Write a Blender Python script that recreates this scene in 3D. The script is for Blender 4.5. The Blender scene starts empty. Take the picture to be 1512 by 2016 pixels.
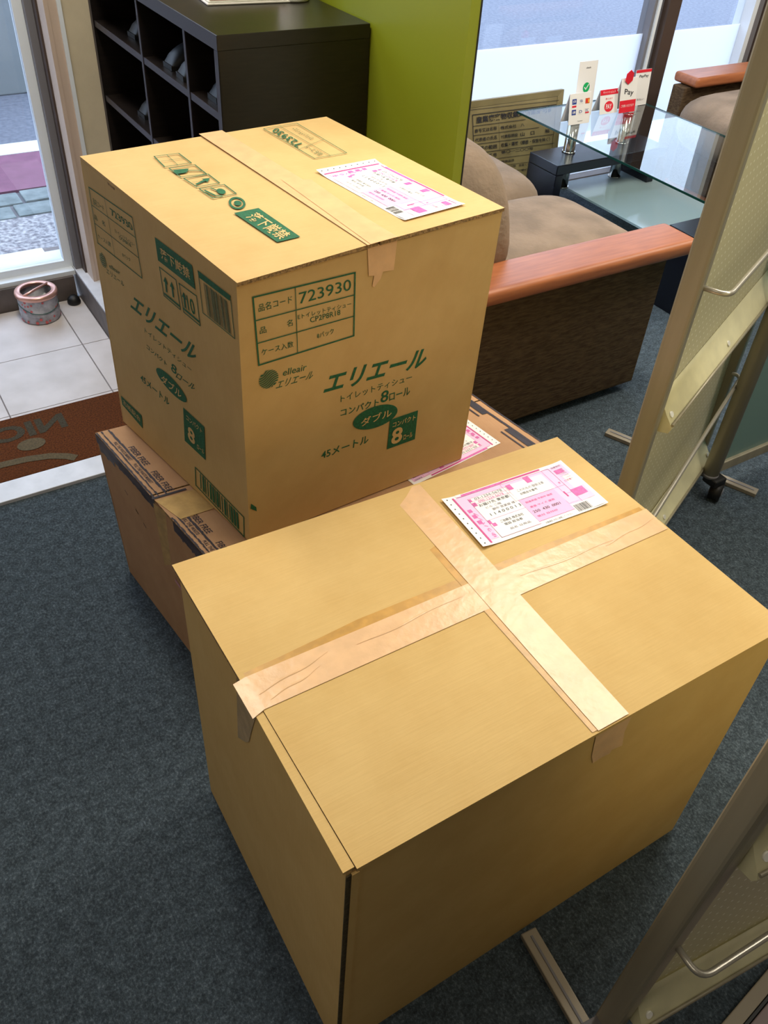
import bpy, bmesh, math, random
from mathutils import Vector, Matrix
random.seed(7)
S = bpy.context.scene
COL = S.collection
PI = math.pi

# ---------------------------------------------------------------- camera
cam_d = bpy.data.cameras.new('camera')
cam = bpy.data.objects.new('camera', cam_d); COL.objects.link(cam)
RIGHT = Vector((0.8520, -0.5207, 0.0565)).normalized()
FWD = Vector((0.4218, 0.6184, -0.6631)).normalized()
UP = RIGHT.cross(FWD).normalized(); RIGHT = FWD.cross(UP).normalized()
cam.matrix_world = Matrix(((RIGHT.x, UP.x, -FWD.x, 0), (RIGHT.y, UP.y, -FWD.y, 0), (RIGHT.z, UP.z, -FWD.z, 1.5), (0, 0, 0, 1)))
cam_d.sensor_fit = 'HORIZONTAL'; cam_d.sensor_width = 36; cam_d.lens = 1674.54 / 1512 * 36
cam_d.clip_start = 0.02; cam_d.clip_end = 200
S.camera = cam

# ---------------------------------------------------------------- light and colour
S.view_settings.view_transform = 'Standard'; S.view_settings.look = 'None'
S.view_settings.gamma = 1; S.view_settings.use_curve_mapping = False
S.view_settings.exposure = -0.08
S.cycles.use_denoising = True
S.cycles.max_bounces = 8; S.cycles.transparent_max_bounces = 12
S.cycles.sample_clamp_indirect = 6
S.cycles.caustics_reflective = False; S.cycles.caustics_refractive = False
W = bpy.data.worlds.new('overcast_sky'); S.world = W; W.use_nodes = True
bgn = W.node_tree.nodes['Background']
bgn.inputs[0].default_value = (0.68, 0.80, 1.0, 1); bgn.inputs[1].default_value = 4.2

LAMPS = [  # x, y, length x, length y, watts, where
    (1.9, 1.30, .30, 1.2, 56, 'over the sofa end'), (.45, 2.0, .30, 1.2, 27, 'nearest the entrance door'), (3.9, 1.4, .30, 1.2, 42, 'over the glass table'),
    (-.9, .3, .30, 1.2, 7, 'added as weak fill at the left wall'), (1.9, -.3, .30, 1.2, 16, 'added to brighten the leaflet stand'), (4.9, -.8, .30, 1.2, 8, 'at the back right')]  # left wall and leaflet stand lamps are unseen, added as fill
WARM = (1.0, 0.945, 0.81)

# printed artwork: (kind, text, corner points in face units, weight)
PR = {
 'TF': [
  ('line', '', [(0.0492, 0.9428), (0.4023, 0.928), (0.4111, 0.7162), (0.0607, 0.7208), (0.0492, 0.9428)], 0.0026),
  ('line', '', [(0.0568, 0.8691), (0.4057, 0.8564)], 0.0018),
  ('line', '', [(0.0583, 0.7952), (0.4092, 0.7851)], 0.0018),
  ('line', '', [(0.1895, 0.9376), (0.1982, 0.722)], 0.0012),
  ('text', '品名コード', [(0.0667, 0.8924), (0.1796, 0.8905), (0.0654, 0.9165)]),
  ('text', '723930', [(0.2048, 0.8797), (0.3917, 0.8756), (0.2018, 0.9156)], 0),
  ('text', '品', [(0.0686, 0.8221), (0.0903, 0.8208), (0.0682, 0.8429)]),
  ('text', '名', [(0.1615, 0.8174), (0.1813, 0.817), (0.1605, 0.8396)]),
  ('text', 'Eトイレットティシュー', [(0.1995, 0.8312), (0.3951, 0.8212), (0.1982, 0.8471)]),
  ('text', 'CP2P8R18', [(0.2441, 0.808), (0.3551, 0.8037), (0.2426, 0.8259)]),
  ('text', 'ケース入数', [(0.0728, 0.7488), (0.1842, 0.7445), (0.0712, 0.771)]),
  ('text', '8パック', [(0.2709, 0.7461), (0.3334, 0.7461), (0.2686, 0.7649)]),
  ('disc', '', [(0.0575, 0.6314), (0.1271, 0.6253), (0.0598, 0.6965)]),
  ('text', 'elleair', [(0.144, 0.6546), (0.2306, 0.6479), (0.1483, 0.6773)]),
  ('text', 'エリエール', [(0.1169, 0.6151), (0.2526, 0.6101), (0.1291, 0.6415)]),
  ('text', 'エリエール', [(0.2974, 0.5325), (0.7295, 0.5037), (0.3217, 0.6038)], 2),
  ('text', 'トイレットティシュー', [(0.3727, 0.477), (0.6817, 0.4636), (0.3714, 0.5042)], 0),
  ('text', 'コンパクト', [(0.3743, 0.419), (0.5394, 0.4081), (0.3741, 0.4486)], 1),
  ('text', '8', [(0.546, 0.4138), (0.5805, 0.4128), (0.5465, 0.4617)], 1),
  ('text', 'ロール', [(0.586, 0.409), (0.6801, 0.4065), (0.5839, 0.4428)], 1),
  ('ell', '', [(0.4327, 0.3232), (0.6319, 0.3089), (0.4268, 0.417)]),
  ('ktext', 'ダブル', [(0.4644, 0.3449), (0.6016, 0.3425), (0.464, 0.3791)], 1),
  ('text', '45メートル', [(0.2988, 0.2649), (0.5052, 0.2596), (0.3005, 0.2997)], 1),
  ('quad', '', [(0.5964, 0.1956), (0.7303, 0.193), (0.7287, 0.3232), (0.5981, 0.3264)]),
  ('ktext', 'コンパクト', [(0.6118, 0.2878), (0.7198, 0.2853), (0.6123, 0.3109)], 1),
  ('ktext', '8', [(0.6126, 0.208), (0.6638, 0.2083), (0.6127, 0.2789)], 2),
  ('ktext', 'ロール', [(0.6712, 0.2108), (0.714, 0.21), (0.6707, 0.2351)], 1),
  ('quad', '', [(0.0082, 0.1627), (0.0317, 0.1399), (0.0304, 0.1597), (0.0111, 0.185)]),
 ],
 'TL': [
  ('line', '', [(0.0423, 0.917), (0.3742, 0.9371), (0.3869, 0.7449), (0.0409, 0.7312), (0.0423, 0.917)], 0.002),
  ('line', '', [(0.0467, 0.8596), (0.3751, 0.875)], 0.0014),
  ('line', '', [(0.0458, 0.7989), (0.38, 0.8106)], 0.0014),
  ('line', '', [(0.1681, 0.923), (0.1822, 0.7372)], 0.001),
  ('text', '品名コード', [(0.0591, 0.8676), (0.1467, 0.8727), (0.0583, 0.8887)]),
  ('text', '723930', [(0.207, 0.8823), (0.3677, 0.8902), (0.196, 0.9045)], 1),
  ('text', 'Eトイレットティシュー', [(0.2143, 0.8295), (0.3638, 0.8377), (0.2146, 0.8427)]),
  ('text', 'CP2P8R18', [(0.2408, 0.8188), (0.3313, 0.8251), (0.2403, 0.8298)]),
  ('text', '品\u3000名', [(0.0474, 0.8147), (0.1359, 0.8197), (0.0466, 0.8315)]),
  ('text', 'ケース入数', [(0.0501, 0.7502), (0.1588, 0.7594), (0.0521, 0.7673)]),
  ('text', '8パック', [(0.2478, 0.7625), (0.309, 0.7673), (0.2479, 0.776)]),
  ('disc', '', [(0.0333, 0.6571), (0.0897, 0.6516), (0.0409, 0.7066)]),
  ('text', 'elleair', [(0.1135, 0.6709), (0.2027, 0.68), (0.1145, 0.6866)]),
  ('text', 'エリエール', [(0.0786, 0.6391), (0.2224, 0.6456), (0.081, 0.6583)]),
  ('text', 'エリエール', [(0.2455, 0.5789), (0.7006, 0.5942), (0.2977, 0.6484)], 2),
  ('text', 'トイレットティシュー', [(0.344, 0.5317), (0.6768, 0.5412), (0.3501, 0.5532)]),
  ('text', 'コンパクト', [(0.3412, 0.4707), (0.4918, 0.4722), (0.3466, 0.4901)], 1),
  ('text', '8', [(0.5218, 0.4724), (0.5593, 0.4717), (0.5346, 0.5091)], 1),
  ('text', 'ロール', [(0.5525, 0.461), (0.6819, 0.4767), (0.5745, 0.4891)], 1),
  ('ell', '', [(0.3924, 0.3813), (0.6122, 0.3699), (0.41, 0.4496)]),
  ('ktext', 'ダブル', [(0.4314, 0.3844), (0.5804, 0.3897), (0.4423, 0.4208)], 1),
  ('text', '45メートル', [(0.2437, 0.2966), (0.4704, 0.3012), (0.2534, 0.3296)], 1),
  ('quad', '', [(0.0253, 0.087), (0.1975, 0.0635), (0.2048, 0.1265), (0.0249, 0.127)]),
  ('ktext', '古紙配合', [(0.0397, 0.0966), (0.189, 0.0866), (0.0388, 0.1213)], 0),
  ('quad', '', [(0.5681, 0.2069), (0.7191, 0.2079), (0.7344, 0.3595), (0.5866, 0.3582)]),
  ('ktext', 'コンパクト', [(0.6039, 0.3182), (0.715, 0.3197), (0.6065, 0.3405)], 1),
  ('ktext', '8', [(0.5987, 0.235), (0.6487, 0.2277), (0.6095, 0.3001)], 2),
  ('ktext', 'ロール', [(0.6642, 0.2284), (0.7137, 0.2296), (0.6679, 0.2497)], 1),
  ('line', '', [(0.6298, 0.1221), (0.9685, 0.1029), (0.9619, 0.0018), (0.6173, 0.0311), (0.6298, 0.1221)], 0.003),
  ('bars', '', [(0.6548, 0.0387), (0.9327, 0.0143), (0.9315, 0.0958), (0.6629, 0.1145)], 18),
  ('quad', '', [(0.5291, 0.8621), (0.7632, 0.8699), (0.7555, 0.9418), (0.5255, 0.9338)]),
  ('ktext', '落下厳禁', [(0.5577, 0.8801), (0.7406, 0.8882), (0.5533, 0.9149)], 1),
  ('line', '', [(0.533, 0.8423), (0.64, 0.8466), (0.6478, 0.7524), (0.5397, 0.7515), (0.533, 0.8423)], 0.002),
  ('line', '', [(0.6583, 0.8438), (0.7659, 0.851), (0.772, 0.7567), (0.6697, 0.7546), (0.6583, 0.8438)], 0.002),
  ('arrow', '', [(0.5517, 0.7735), (0.576, 0.773), (0.5769, 0.8239), (0.553, 0.8247)]),
  ('arrow', '', [(0.5963, 0.7752), (0.6204, 0.7759), (0.6186, 0.8266), (0.5948, 0.8262)]),
  ('line', '', [(0.5488, 0.761), (0.6435, 0.7628)], 0.004),
  ('arrow', '', [(0.6715, 0.7744), (0.6969, 0.7749), (0.6944, 0.8264), (0.6716, 0.8271)]),
  ('text', '10', [(0.7012, 0.7758), (0.7469, 0.7771), (0.6959, 0.8238)], 1),
  ('line', '', [(0.6721, 0.7669), (0.7658, 0.7682)], 0.004),
  ('quad', '', [(0.7914, 0.9208), (0.9621, 0.9274), (0.9693, 0.9459), (0.7872, 0.9412)]),
  ('line', '', [(0.7914, 0.9208), (0.797, 0.8117), (0.9778, 0.8169), (0.9681, 0.9343)], 0.0016),
  ('fbars', '', [(0.8274, 0.8174), (0.9582, 0.8209), (0.9453, 0.9195), (0.8175, 0.9159)], 16),
 ],
 'TT': [
  ('line', '', [(0.1177, 0.2135), (0.1271, 0.3007), (0.2223, 0.2967), (0.2167, 0.2013), (0.1177, 0.2135)], 0.0022),
  ('line', '', [(0.1679, 0.2117), (0.1741, 0.2985)], 0.001),
  ('line', '', [(0.1218, 0.2579), (0.2192, 0.248)], 0.001),
  ('line', '', [(0.2355, 0.2077), (0.2435, 0.2987), (0.3314, 0.2933), (0.3162, 0.2073), (0.2355, 0.2077)], 0.0022),
  ('quad', '', [(0.2894, 0.207), (0.2913, 0.2427), (0.2633, 0.2654), (0.2531, 0.2117)]),
  ('line', '', [(0.2774, 0.254), (0.2959, 0.2923)], 0.003),
  ('line', '', [(0.3324, 0.2095), (0.3334, 0.2974), (0.4149, 0.2932), (0.4118, 0.2131), (0.3324, 0.2095)], 0.0022),
  ('arrow', '', [(0.3831, 0.2181), (0.4032, 0.2215), (0.3809, 0.2891), (0.3501, 0.2843)]),
  ('line', '', [(0.3731, 0.2164), (0.3768, 0.2618)], 0.001),
  ('line', '', [(0.4293, 0.212), (0.433, 0.2997), (0.5131, 0.2965), (0.5118, 0.214), (0.4293, 0.212)], 0.0022),
  ('ell', '', [(0.4861, 0.2432), (0.5057, 0.2644), (0.4471, 0.2621)]),
  ('line', '', [(0.4484, 0.2214), (0.497, 0.2297), (0.5055, 0.2464)], 0.004),
  ('line', '', [(0.44, 0.2479), (0.4654, 0.2552)], 0.003),
  ('ring', '', [(0.5513, 0.2339), (0.6326, 0.2281), (0.5181, 0.2957)]),
  ('ell', '', [(0.5704, 0.2477), (0.6022, 0.2501), (0.555, 0.2749)]),
  ('quad', '', [(0.6366, 0.2137), (0.8653, 0.2198), (0.8676, 0.2982), (0.6395, 0.2992)]),
  ('ktext', '落下厳禁', [(0.6804, 0.2258), (0.8588, 0.2324), (0.6645, 0.2798)], 1),
  ('line', '', [(0.0308, 0.6983), (0.03, 0.8452), (0.3737, 0.8299), (0.3689, 0.6948), (0.0308, 0.6983)], 0.0018),
  ('line', '', [(0.0306, 0.7686), (0.3713, 0.7617)], 0.0012),
  ('line', '', [(0.2706, 0.6956), (0.2223, 0.8356)], 0.001),
  ('text', '723930', [(0.2252, 0.743), (0.0375, 0.751), (0.252, 0.7036)], 1),
  ('text', '品名コード', [(0.3416, 0.7504), (0.2452, 0.7513), (0.3566, 0.7228)]),
  ('text', 'Eトイレットティシュー', [(0.1891, 0.8156), (0.06, 0.8166), (0.2061, 0.7864)]),
 ],
 'SG': [
  ('line', '', [(0.0542, 0.93), (0.9619, 0.9075)], 0.0016),
  ('line', '', [(0.0904, 0.8845), (0.934, 0.8722)], 0.003),
  ('line', '', [(0.0904, 0.8845), (0.1234, 0.5689)], 0.003),
  ('line', '', [(0.1008, 0.7866), (0.6247, 0.7787)], 0.002),
  ('line', '', [(0.1103, 0.7048), (0.7762, 0.6876)], 0.002),
  ('line', '', [(0.118, 0.6252), (0.9408, 0.6036)], 0.002),
  ('line', '', [(0.1266, 0.5452), (0.9709, 0.5186)], 0.002),
  ('line', '', [(0.1338, 0.4738), (0.743, 0.4499)], 0.0016),
  ('line', '', [(0.3534, 0.7902), (0.3868, 0.5304)], 0.001),
  ('line', '', [(0.1429, 0.4013), (0.751, 0.3793)], 0.0014),
  ('line', '', [(0.1466, 0.3448), (0.7489, 0.3137)], 0.0014),
  ('line', '', [(0.1503, 0.2879), (0.7555, 0.2544)], 0.0014),
  ('text', '産業廃棄物収集運搬業許可証', [(0.1334, 0.8049), (0.9141, 0.811), (0.1253, 0.8639)], 2),
  ('text', '商号又は名称', [(0.1235, 0.7234), (0.3415, 0.7232), (0.1195, 0.7587)], 1),
  ('text', '株式会社\u3000八', [(0.3794, 0.7212), (0.6221, 0.7171), (0.374, 0.7525)], 1),
  ('text', '代表者の氏名', [(0.1322, 0.6431), (0.3483, 0.6414), (0.1282, 0.6788)], 1),
  ('text', '代表取締役', [(0.3899, 0.6395), (0.5627, 0.6353), (0.3854, 0.6711)], 1),
  ('text', '山\u3000口\u3000\u3000裕', [(0.5902, 0.6315), (0.9003, 0.6251), (0.5837, 0.6692)], 1),
  ('text', '事業の範囲', [(0.1407, 0.5664), (0.3552, 0.5586), (0.1365, 0.6041)], 1),
  ('text', '収集・運搬（積替・保管を除く）', [(0.3994, 0.5601), (0.9104, 0.545), (0.3934, 0.5985)], 1),
  ('text', '許可の番号', [(0.15, 0.4909), (0.3614, 0.4827), (0.1459, 0.5267)], 1),
  ('text', '第〇一二〇〇号', [(0.4046, 0.5001), (0.7387, 0.4887), (0.3994, 0.5285)], 1),
  ('text', '有効期限', [(0.2031, 0.4156), (0.3989, 0.4091), (0.1991, 0.448)], 1),
  ('text', '取扱品目', [(0.4165, 0.4145), (0.5438, 0.411), (0.4125, 0.4391)], 1),
  ('text', '廃プラスチック類\u3000金属くず', [(0.331, 0.3634), (0.7169, 0.3476), (0.3272, 0.3882)], 0),
  ('text', 'ガラスくず\u3000木くず\u3000紙くず', [(0.3349, 0.3143), (0.7225, 0.2971), (0.3311, 0.3392)], 0),
 ],
}

# ---------------------------------------------------------------- materials
def lin(c):
    return tuple(((x / 255) / 12.92 if x / 255 <= .04045 else ((x / 255 + .055) / 1.055) ** 2.4) for x in c) + (1,)
MATS = {}
def mat(name, rgb, rough=.6, metal=0, var=0, scale=8, bump=0, bscale=60, rgb2=None, spec=.5, stretch=None, coat=0, emit=0):
    if name in MATS: return MATS[name]
    m = bpy.data.materials.new(name); m.use_nodes = True; MATS[name] = m
    nt = m.node_tree; N = nt.nodes; b = N['Principled BSDF']
    b.inputs['Roughness'].default_value = rough; b.inputs['Metallic'].default_value = metal
    b.inputs['Specular IOR Level'].default_value = spec
    if coat: b.inputs['Coat Weight'].default_value = coat; b.inputs['Coat Roughness'].default_value = .15
    b.inputs['Base Color'].default_value = lin(rgb)
    if emit:
        b.inputs['Emission Color'].default_value = lin(rgb); b.inputs['Emission Strength'].default_value = emit
    tc = N.new('ShaderNodeTexCoord'); mp = N.new('ShaderNodeMapping'); nt.links.new(tc.outputs['Object'], mp.inputs[0])
    if stretch: mp.inputs['Scale'].default_value = stretch
    if var or rgb2:
        n = N.new('ShaderNodeTexNoise'); n.inputs['Scale'].default_value = scale; n.inputs['Detail'].default_value = 6
        nt.links.new(mp.outputs[0], n.inputs['Vector'])
        r = N.new('ShaderNodeValToRGB'); r.color_ramp.elements[0].position = .36; r.color_ramp.elements[1].position = .66
        c = rgb2 or tuple(max(0, x * (1 - var)) for x in rgb)
        r.color_ramp.elements[0].color = lin(c); r.color_ramp.elements[1].color = lin(rgb)
        nt.links.new(n.outputs['Fac'], r.inputs[0]); nt.links.new(r.outputs[0], b.inputs['Base Color'])
    if bump:
        n2 = N.new('ShaderNodeTexNoise'); n2.inputs['Scale'].default_value = bscale; n2.inputs['Detail'].default_value = 4
        nt.links.new(mp.outputs[0], n2.inputs['Vector'])
        bp = N.new('ShaderNodeBump'); bp.inputs['Strength'].default_value = min(1, bump); bp.inputs['Distance'].default_value = .004
        nt.links.new(n2.outputs['Fac'], bp.inputs['Height']); nt.links.new(bp.outputs[0], b.inputs['Normal'])
    return m

def schlick(nt, sock, f0=.045):
    """thin sheet reflectance, the same from both sides"""
    N = nt.nodes; lw = N.new('ShaderNodeLayerWeight'); lw.inputs[0].default_value = .5
    pw = N.new('ShaderNodeMath'); pw.operation = 'POWER'; pw.inputs[1].default_value = 5; nt.links.new(lw.outputs['Facing'], pw.inputs[0])
    ml = N.new('ShaderNodeMath'); ml.operation = 'MULTIPLY_ADD'; ml.inputs[1].default_value = 1 - f0; ml.inputs[2].default_value = f0
    nt.links.new(pw.outputs[0], ml.inputs[0]); nt.links.new(ml.outputs[0], sock)
def glass_mat(name, tint=(.93, .97, .96), ior=1.5, rough=0.0):
    m = bpy.data.materials.new(name); m.use_nodes = True; nt = m.node_tree; N = nt.nodes; MATS[name] = m
    N.remove(N['Principled BSDF']); out = N['Material Output']
    tr = N.new('ShaderNodeBsdfTransparent'); tr.inputs[0].default_value = (*tint, 1)
    gl = N.new('ShaderNodeBsdfGlossy'); gl.inputs['Roughness'].default_value = rough
    mx = N.new('ShaderNodeMixShader'); L = nt.links.new
    schlick(nt, mx.inputs[0]); L(tr.outputs[0], mx.inputs[1]); L(gl.outputs[0], mx.inputs[2]); L(mx.outputs[0], out.inputs[0])
    return m
def film_mat(name, rgb=(.97, .98, 1), trans=.9):
    m = bpy.data.materials.new(name); m.use_nodes = True; nt = m.node_tree; N = nt.nodes; MATS[name] = m
    N.remove(N['Principled BSDF']); out = N['Material Output']
    d = N.new('ShaderNodeBsdfDiffuse'); d.inputs[0].default_value = (*rgb, 1)
    t = N.new('ShaderNodeBsdfTranslucent'); t.inputs[0].default_value = (*rgb, 1)
    mx = N.new('ShaderNodeMixShader'); mx.inputs[0].default_value = trans; L = nt.links.new
    L(d.outputs[0], mx.inputs[1]); L(t.outputs[0], mx.inputs[2]); L(mx.outputs[0], out.inputs[0])
    return m
def frosted_glass_mat(name, rgb=(.80, .90, .92)):
    m = bpy.data.materials.new(name); m.use_nodes = True; nt = m.node_tree; N = nt.nodes; MATS[name] = m
    N.remove(N['Principled BSDF']); out = N['Material Output']; L = nt.links.new
    tr = N.new('ShaderNodeBsdfTransparent'); tr.inputs[0].default_value = (*rgb, 1)
    t = N.new('ShaderNodeBsdfDiffuse'); t.inputs[0].default_value = (.50, .62, .66, 1)
    m1 = N.new('ShaderNodeMixShader'); m1.inputs[0].default_value = .45
    gl = N.new('ShaderNodeBsdfGlossy'); gl.inputs['Roughness'].default_value = .08
    mx = N.new('ShaderNodeMixShader'); schlick(nt, mx.inputs[0])
    L(tr.outputs[0], m1.inputs[1]); L(t.outputs[0], m1.inputs[2])
    L(m1.outputs[0], mx.inputs[1]); L(gl.outputs[0], mx.inputs[2]); L(mx.outputs[0], out.inputs[0])
    return m

def carpet_mat():
    m = bpy.data.materials.new('carpet'); m.use_nodes = True; nt = m.node_tree; N = nt.nodes; b = N['Principled BSDF']; L = nt.links.new
    tc = N.new('ShaderNodeTexCoord')
    def noise(s, d=2, st=None):
        mp = N.new('ShaderNodeMapping'); L(tc.outputs['Object'], mp.inputs[0])
        if st: mp.inputs['Scale'].default_value = st
        n = N.new('ShaderNodeTexNoise'); n.inputs['Scale'].default_value = s; n.inputs['Detail'].default_value = d; L(mp.outputs[0], n.inputs['Vector']); return n
    a = noise(210, 5, (1, .75, 1)); a.inputs['Roughness'].default_value = .8; r = N.new('ShaderNodeValToRGB'); e = r.color_ramp.elements
    e[0].position = .30; e[0].color = lin((40, 47, 54)); e[1].position = .74; e[1].color = lin((122, 134, 144))
    x = e.new(.52); x.color = lin((70, 80, 88))
    L(a.outputs['Fac'], r.inputs[0])
    g = noise(48, 4); r2 = N.new('ShaderNodeValToRGB'); r2.color_ramp.elements[0].position = .35; r2.color_ramp.elements[1].position = .7
    r2.color_ramp.elements[0].color = (.72, .72, .72, 1); r2.color_ramp.elements[1].color = (1.18, 1.18, 1.18, 1); L(g.outputs['Fac'], r2.inputs[0])
    mx = N.new('ShaderNodeMix'); mx.data_type = 'RGBA'; mx.blend_type = 'MULTIPLY'; mx.inputs[0].default_value = 1
    L(r.outputs[0], mx.inputs[6]); L(r2.outputs[0], mx.inputs[7]); L(mx.outputs[2], b.inputs['Base Color'])
    b.inputs['Roughness'].default_value = .95; b.inputs['Specular IOR Level'].default_value = .1
    bp = N.new('ShaderNodeBump'); bp.inputs['Strength'].default_value = .5; bp.inputs['Distance'].default_value = .002
    L(a.outputs['Fac'], bp.inputs['Height']); L(bp.outputs[0], b.inputs['Normal'])
    return m

def kraft_mat(name, base, dark, axis_scale):
    """cardboard: faint flute lines, mottled fibre, a few scuffs"""
    m = bpy.data.materials.new(name); m.use_nodes = True; nt = m.node_tree; N = nt.nodes; b = N['Principled BSDF']; L = nt.links.new; MATS[name] = m
    tc = N.new('ShaderNodeTexCoord')
    n = N.new('ShaderNodeTexNoise'); n.inputs['Scale'].default_value = 9; n.inputs['Detail'].default_value = 8; n.inputs['Roughness'].default_value = .65
    L(tc.outputs['Object'], n.inputs['Vector'])
    r = N.new('ShaderNodeValToRGB'); r.color_ramp.elements[0].position = .3; r.color_ramp.elements[1].position = .62
    r.color_ramp.elements[0].color = lin(dark); r.color_ramp.elements[1].color = lin(base); L(n.outputs['Fac'], r.inputs[0])
    mp = N.new('ShaderNodeMapping'); mp.inputs['Scale'].default_value = axis_scale; L(tc.outputs['Object'], mp.inputs[0])
    w = N.new('ShaderNodeTexNoise'); w.inputs['Scale'].default_value = 6; w.inputs['Detail'].default_value = 3; L(mp.outputs[0], w.inputs['Vector'])
    r2 = N.new('ShaderNodeValToRGB'); r2.color_ramp.elements[0].position = .35; r2.color_ramp.elements[1].position = .7
    r2.color_ramp.elements[0].color = (.972, .968, .96, 1); r2.color_ramp.elements[1].color = (1.01, 1.01, 1.01, 1); L(w.outputs['Fac'], r2.inputs[0])
    mx = N.new('ShaderNodeMix'); mx.data_type = 'RGBA'; mx.blend_type = 'MULTIPLY'; mx.inputs[0].default_value = 1
    L(r.outputs[0], mx.inputs[6]); L(r2.outputs[0], mx.inputs[7]); L(mx.outputs[2], b.inputs['Base Color'])
    b.inputs['Roughness'].default_value = .72; b.inputs['Specular IOR Level'].default_value = .25
    bp = N.new('ShaderNodeBump'); bp.inputs['Strength'].default_value = .12; bp.inputs['Distance'].default_value = .002
    L(w.outputs['Fac'], bp.inputs['Height']); L(bp.outputs[0], b.inputs['Normal'])
    return m

def peg_mat():
    """cream enamelled sheet with a grid of small punched holes, light through them painted pale"""
    m = bpy.data.materials.new('pegboard'); m.use_nodes = True; nt = m.node_tree; N = nt.nodes; b = N['Principled BSDF']; L = nt.links.new; MATS['peg'] = m
    tc = N.new('ShaderNodeTexCoord'); mp = N.new('ShaderNodeMapping'); L(tc.outputs['Object'], mp.inputs[0])
    mp.inputs['Scale'].default_value = (50, 0, 50)
    v = N.new('ShaderNodeVectorMath'); v.operation = 'FRACTION'; L(mp.outputs[0], v.inputs[0])
    s = N.new('ShaderNodeVectorMath'); s.operation = 'SUBTRACT'; s.inputs[1].default_value = (.5, 0, .5); L(v.outputs[0], s.inputs[0])
    ln = N.new('ShaderNodeVectorMath'); ln.operation = 'LENGTH'; L(s.outputs[0], ln.inputs[0])
    lt = N.new('ShaderNodeMath'); lt.operation = 'LESS_THAN'; lt.inputs[1].default_value = .12; L(ln.outputs['Value'], lt.inputs[0])
    mx = N.new('ShaderNodeMix'); mx.data_type = 'RGBA'; L(lt.outputs[0], mx.inputs[0])
    mx.inputs[6].default_value = lin((212, 204, 164)); mx.inputs[7].default_value = lin((255, 252, 232)); L(mx.outputs[2], b.inputs['Base Color'])  # pale dot colour stands in for light coming through the holes
    b.inputs['Roughness'].default_value = .32
    return m

CARPET = carpet_mat()
KRAFT_T = kraft_mat('kraft_carton', (209, 176, 121), (201, 166, 111), (3, 60, 3))
KRAFT_F = kraft_mat('kraft_plain', (214, 180, 119), (206, 170, 108), (3, 60, 3))
KRAFT_L = kraft_mat('kraft_brown', (188, 147, 110), (176, 134, 98), (60, 3, 3))
GREEN = mat('green_ink', (24, 108, 72), .7, var=.25, scale=300)
FGREEN = mat('faded_green_ink', (112, 122, 84), .7, var=.2, scale=300)
KINK = mat('bare_kraft', (216, 180, 122), .7)
DINK = mat('dark_purple_ink', (44, 30, 40), .6, var=.3, scale=60)
TAPE = mat('buff_packing_tape', (232, 188, 142), .31, var=.05, scale=40, bump=.25, bscale=50, stretch=(1, 1, 1))
OTAPE = mat('amber_tape', (204, 152, 66), .35, var=.1, scale=60)
CLTAPE = mat('clear_brown_tape', (206, 170, 112), .22, var=.12, scale=40, bump=.3)
EDGE = mat('corrugated_edge', (178, 142, 94), .9, var=.35, scale=260, bump=.6, bscale=200)
PAPER = mat('form_paper', (250, 246, 246), .6)
PINK = mat('pink_ink', (232, 110, 186), .6, var=.12, scale=200)
LPINK = mat('pale_pink_ink', (246, 200, 236), .6)
DPINK = mat('dark_pink_ink', (206, 70, 140), .6)
BLACK = mat('black_ink', (50, 48, 52), .6)
GREYI = mat('grey_ink', (128, 122, 130), .6)
ALU = mat('brushed_aluminium', (168, 160, 140), .42, metal=.25, var=.08, scale=30, stretch=(1, 1, .05))
ALUL = mat('pale_aluminium', (232, 238, 246), .4)
CHROME = mat('chrome', (214, 214, 210), .12, metal=1)
CREAM = mat('cream_enamel', (240, 233, 192), .35, var=.06, scale=20)
PEG = peg_mat()
WOOD = mat('orange_wood', (170, 102, 62), .42, rgb2=(150, 86, 52), scale=14, stretch=(.6, 6, 6))
DWOOD = mat('dark_walnut', (32, 26, 23), .30, rgb2=(21, 17, 16), scale=20, stretch=(1, 1, 8))
DEDGE = mat('dark_walnut_edge', (52, 48, 56), .5)
LIME = mat('lime_laminate', (140, 150, 34), .42, var=.03, scale=3)
VEL = mat('taupe_velour', (146, 126, 108), .9, var=.14, scale=10, bump=.5, bscale=90, spec=.2)
VELD = mat('brown_weave', (96, 78, 58), .95, rgb2=(72, 56, 42), scale=90, stretch=(.35, 1, 2.4), bump=.4, bscale=120, spec=.1)
BLK = mat('black_lacquer', (17, 19, 30), .25)
GOLD = mat('brass_plate', (156, 140, 98), .42, metal=.1, var=.08, scale=12)
MARBLE = mat('white_marble', (226, 228, 238), .3, var=.08, scale=14)
TILE = mat('pale_porcelain', (214, 206, 206), .4, rgb2=(196, 188, 186), scale=7)
GROUT = mat('grout', (132, 124, 124), .9)
PLASTER = mat('cream_plaster', (214, 200, 172), .8, var=.05, scale=10, bump=.2)
BEIGE = mat('beige_trim', (206, 184, 168), .7, var=.04, scale=6)
BROWNFR = mat('brown_frame', (74, 60, 54), .5)
GREYFR = mat('grey_frame', (120, 118, 124), .5)
RISER = mat('grey_stone', (104, 94, 90), .6, var=.15, scale=20)
MATB = mat('rust_coir', (104, 60, 32), .98, rgb2=(70, 40, 26), scale=220, bump=.6, bscale=240, spec=.1)
MATG = mat('grey_coir', (104, 92, 72), .98, rgb2=(84, 76, 62), scale=220, bump=.3, bscale=240, spec=.1)
MATT = mat('teal_coir', (74, 72, 62), .98, rgb2=(62, 54, 44), scale=220, bump=.3, bscale=240, spec=.1)
ASPH = mat('asphalt', (124, 128, 140), .9, rgb2=(104, 108, 122), scale=40, bump=.5, bscale=150)
AGG = mat('exposed_aggregate', (190, 188, 192), .8, rgb2=(112, 110, 118), scale=60, bump=.8, bscale=80)
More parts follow.
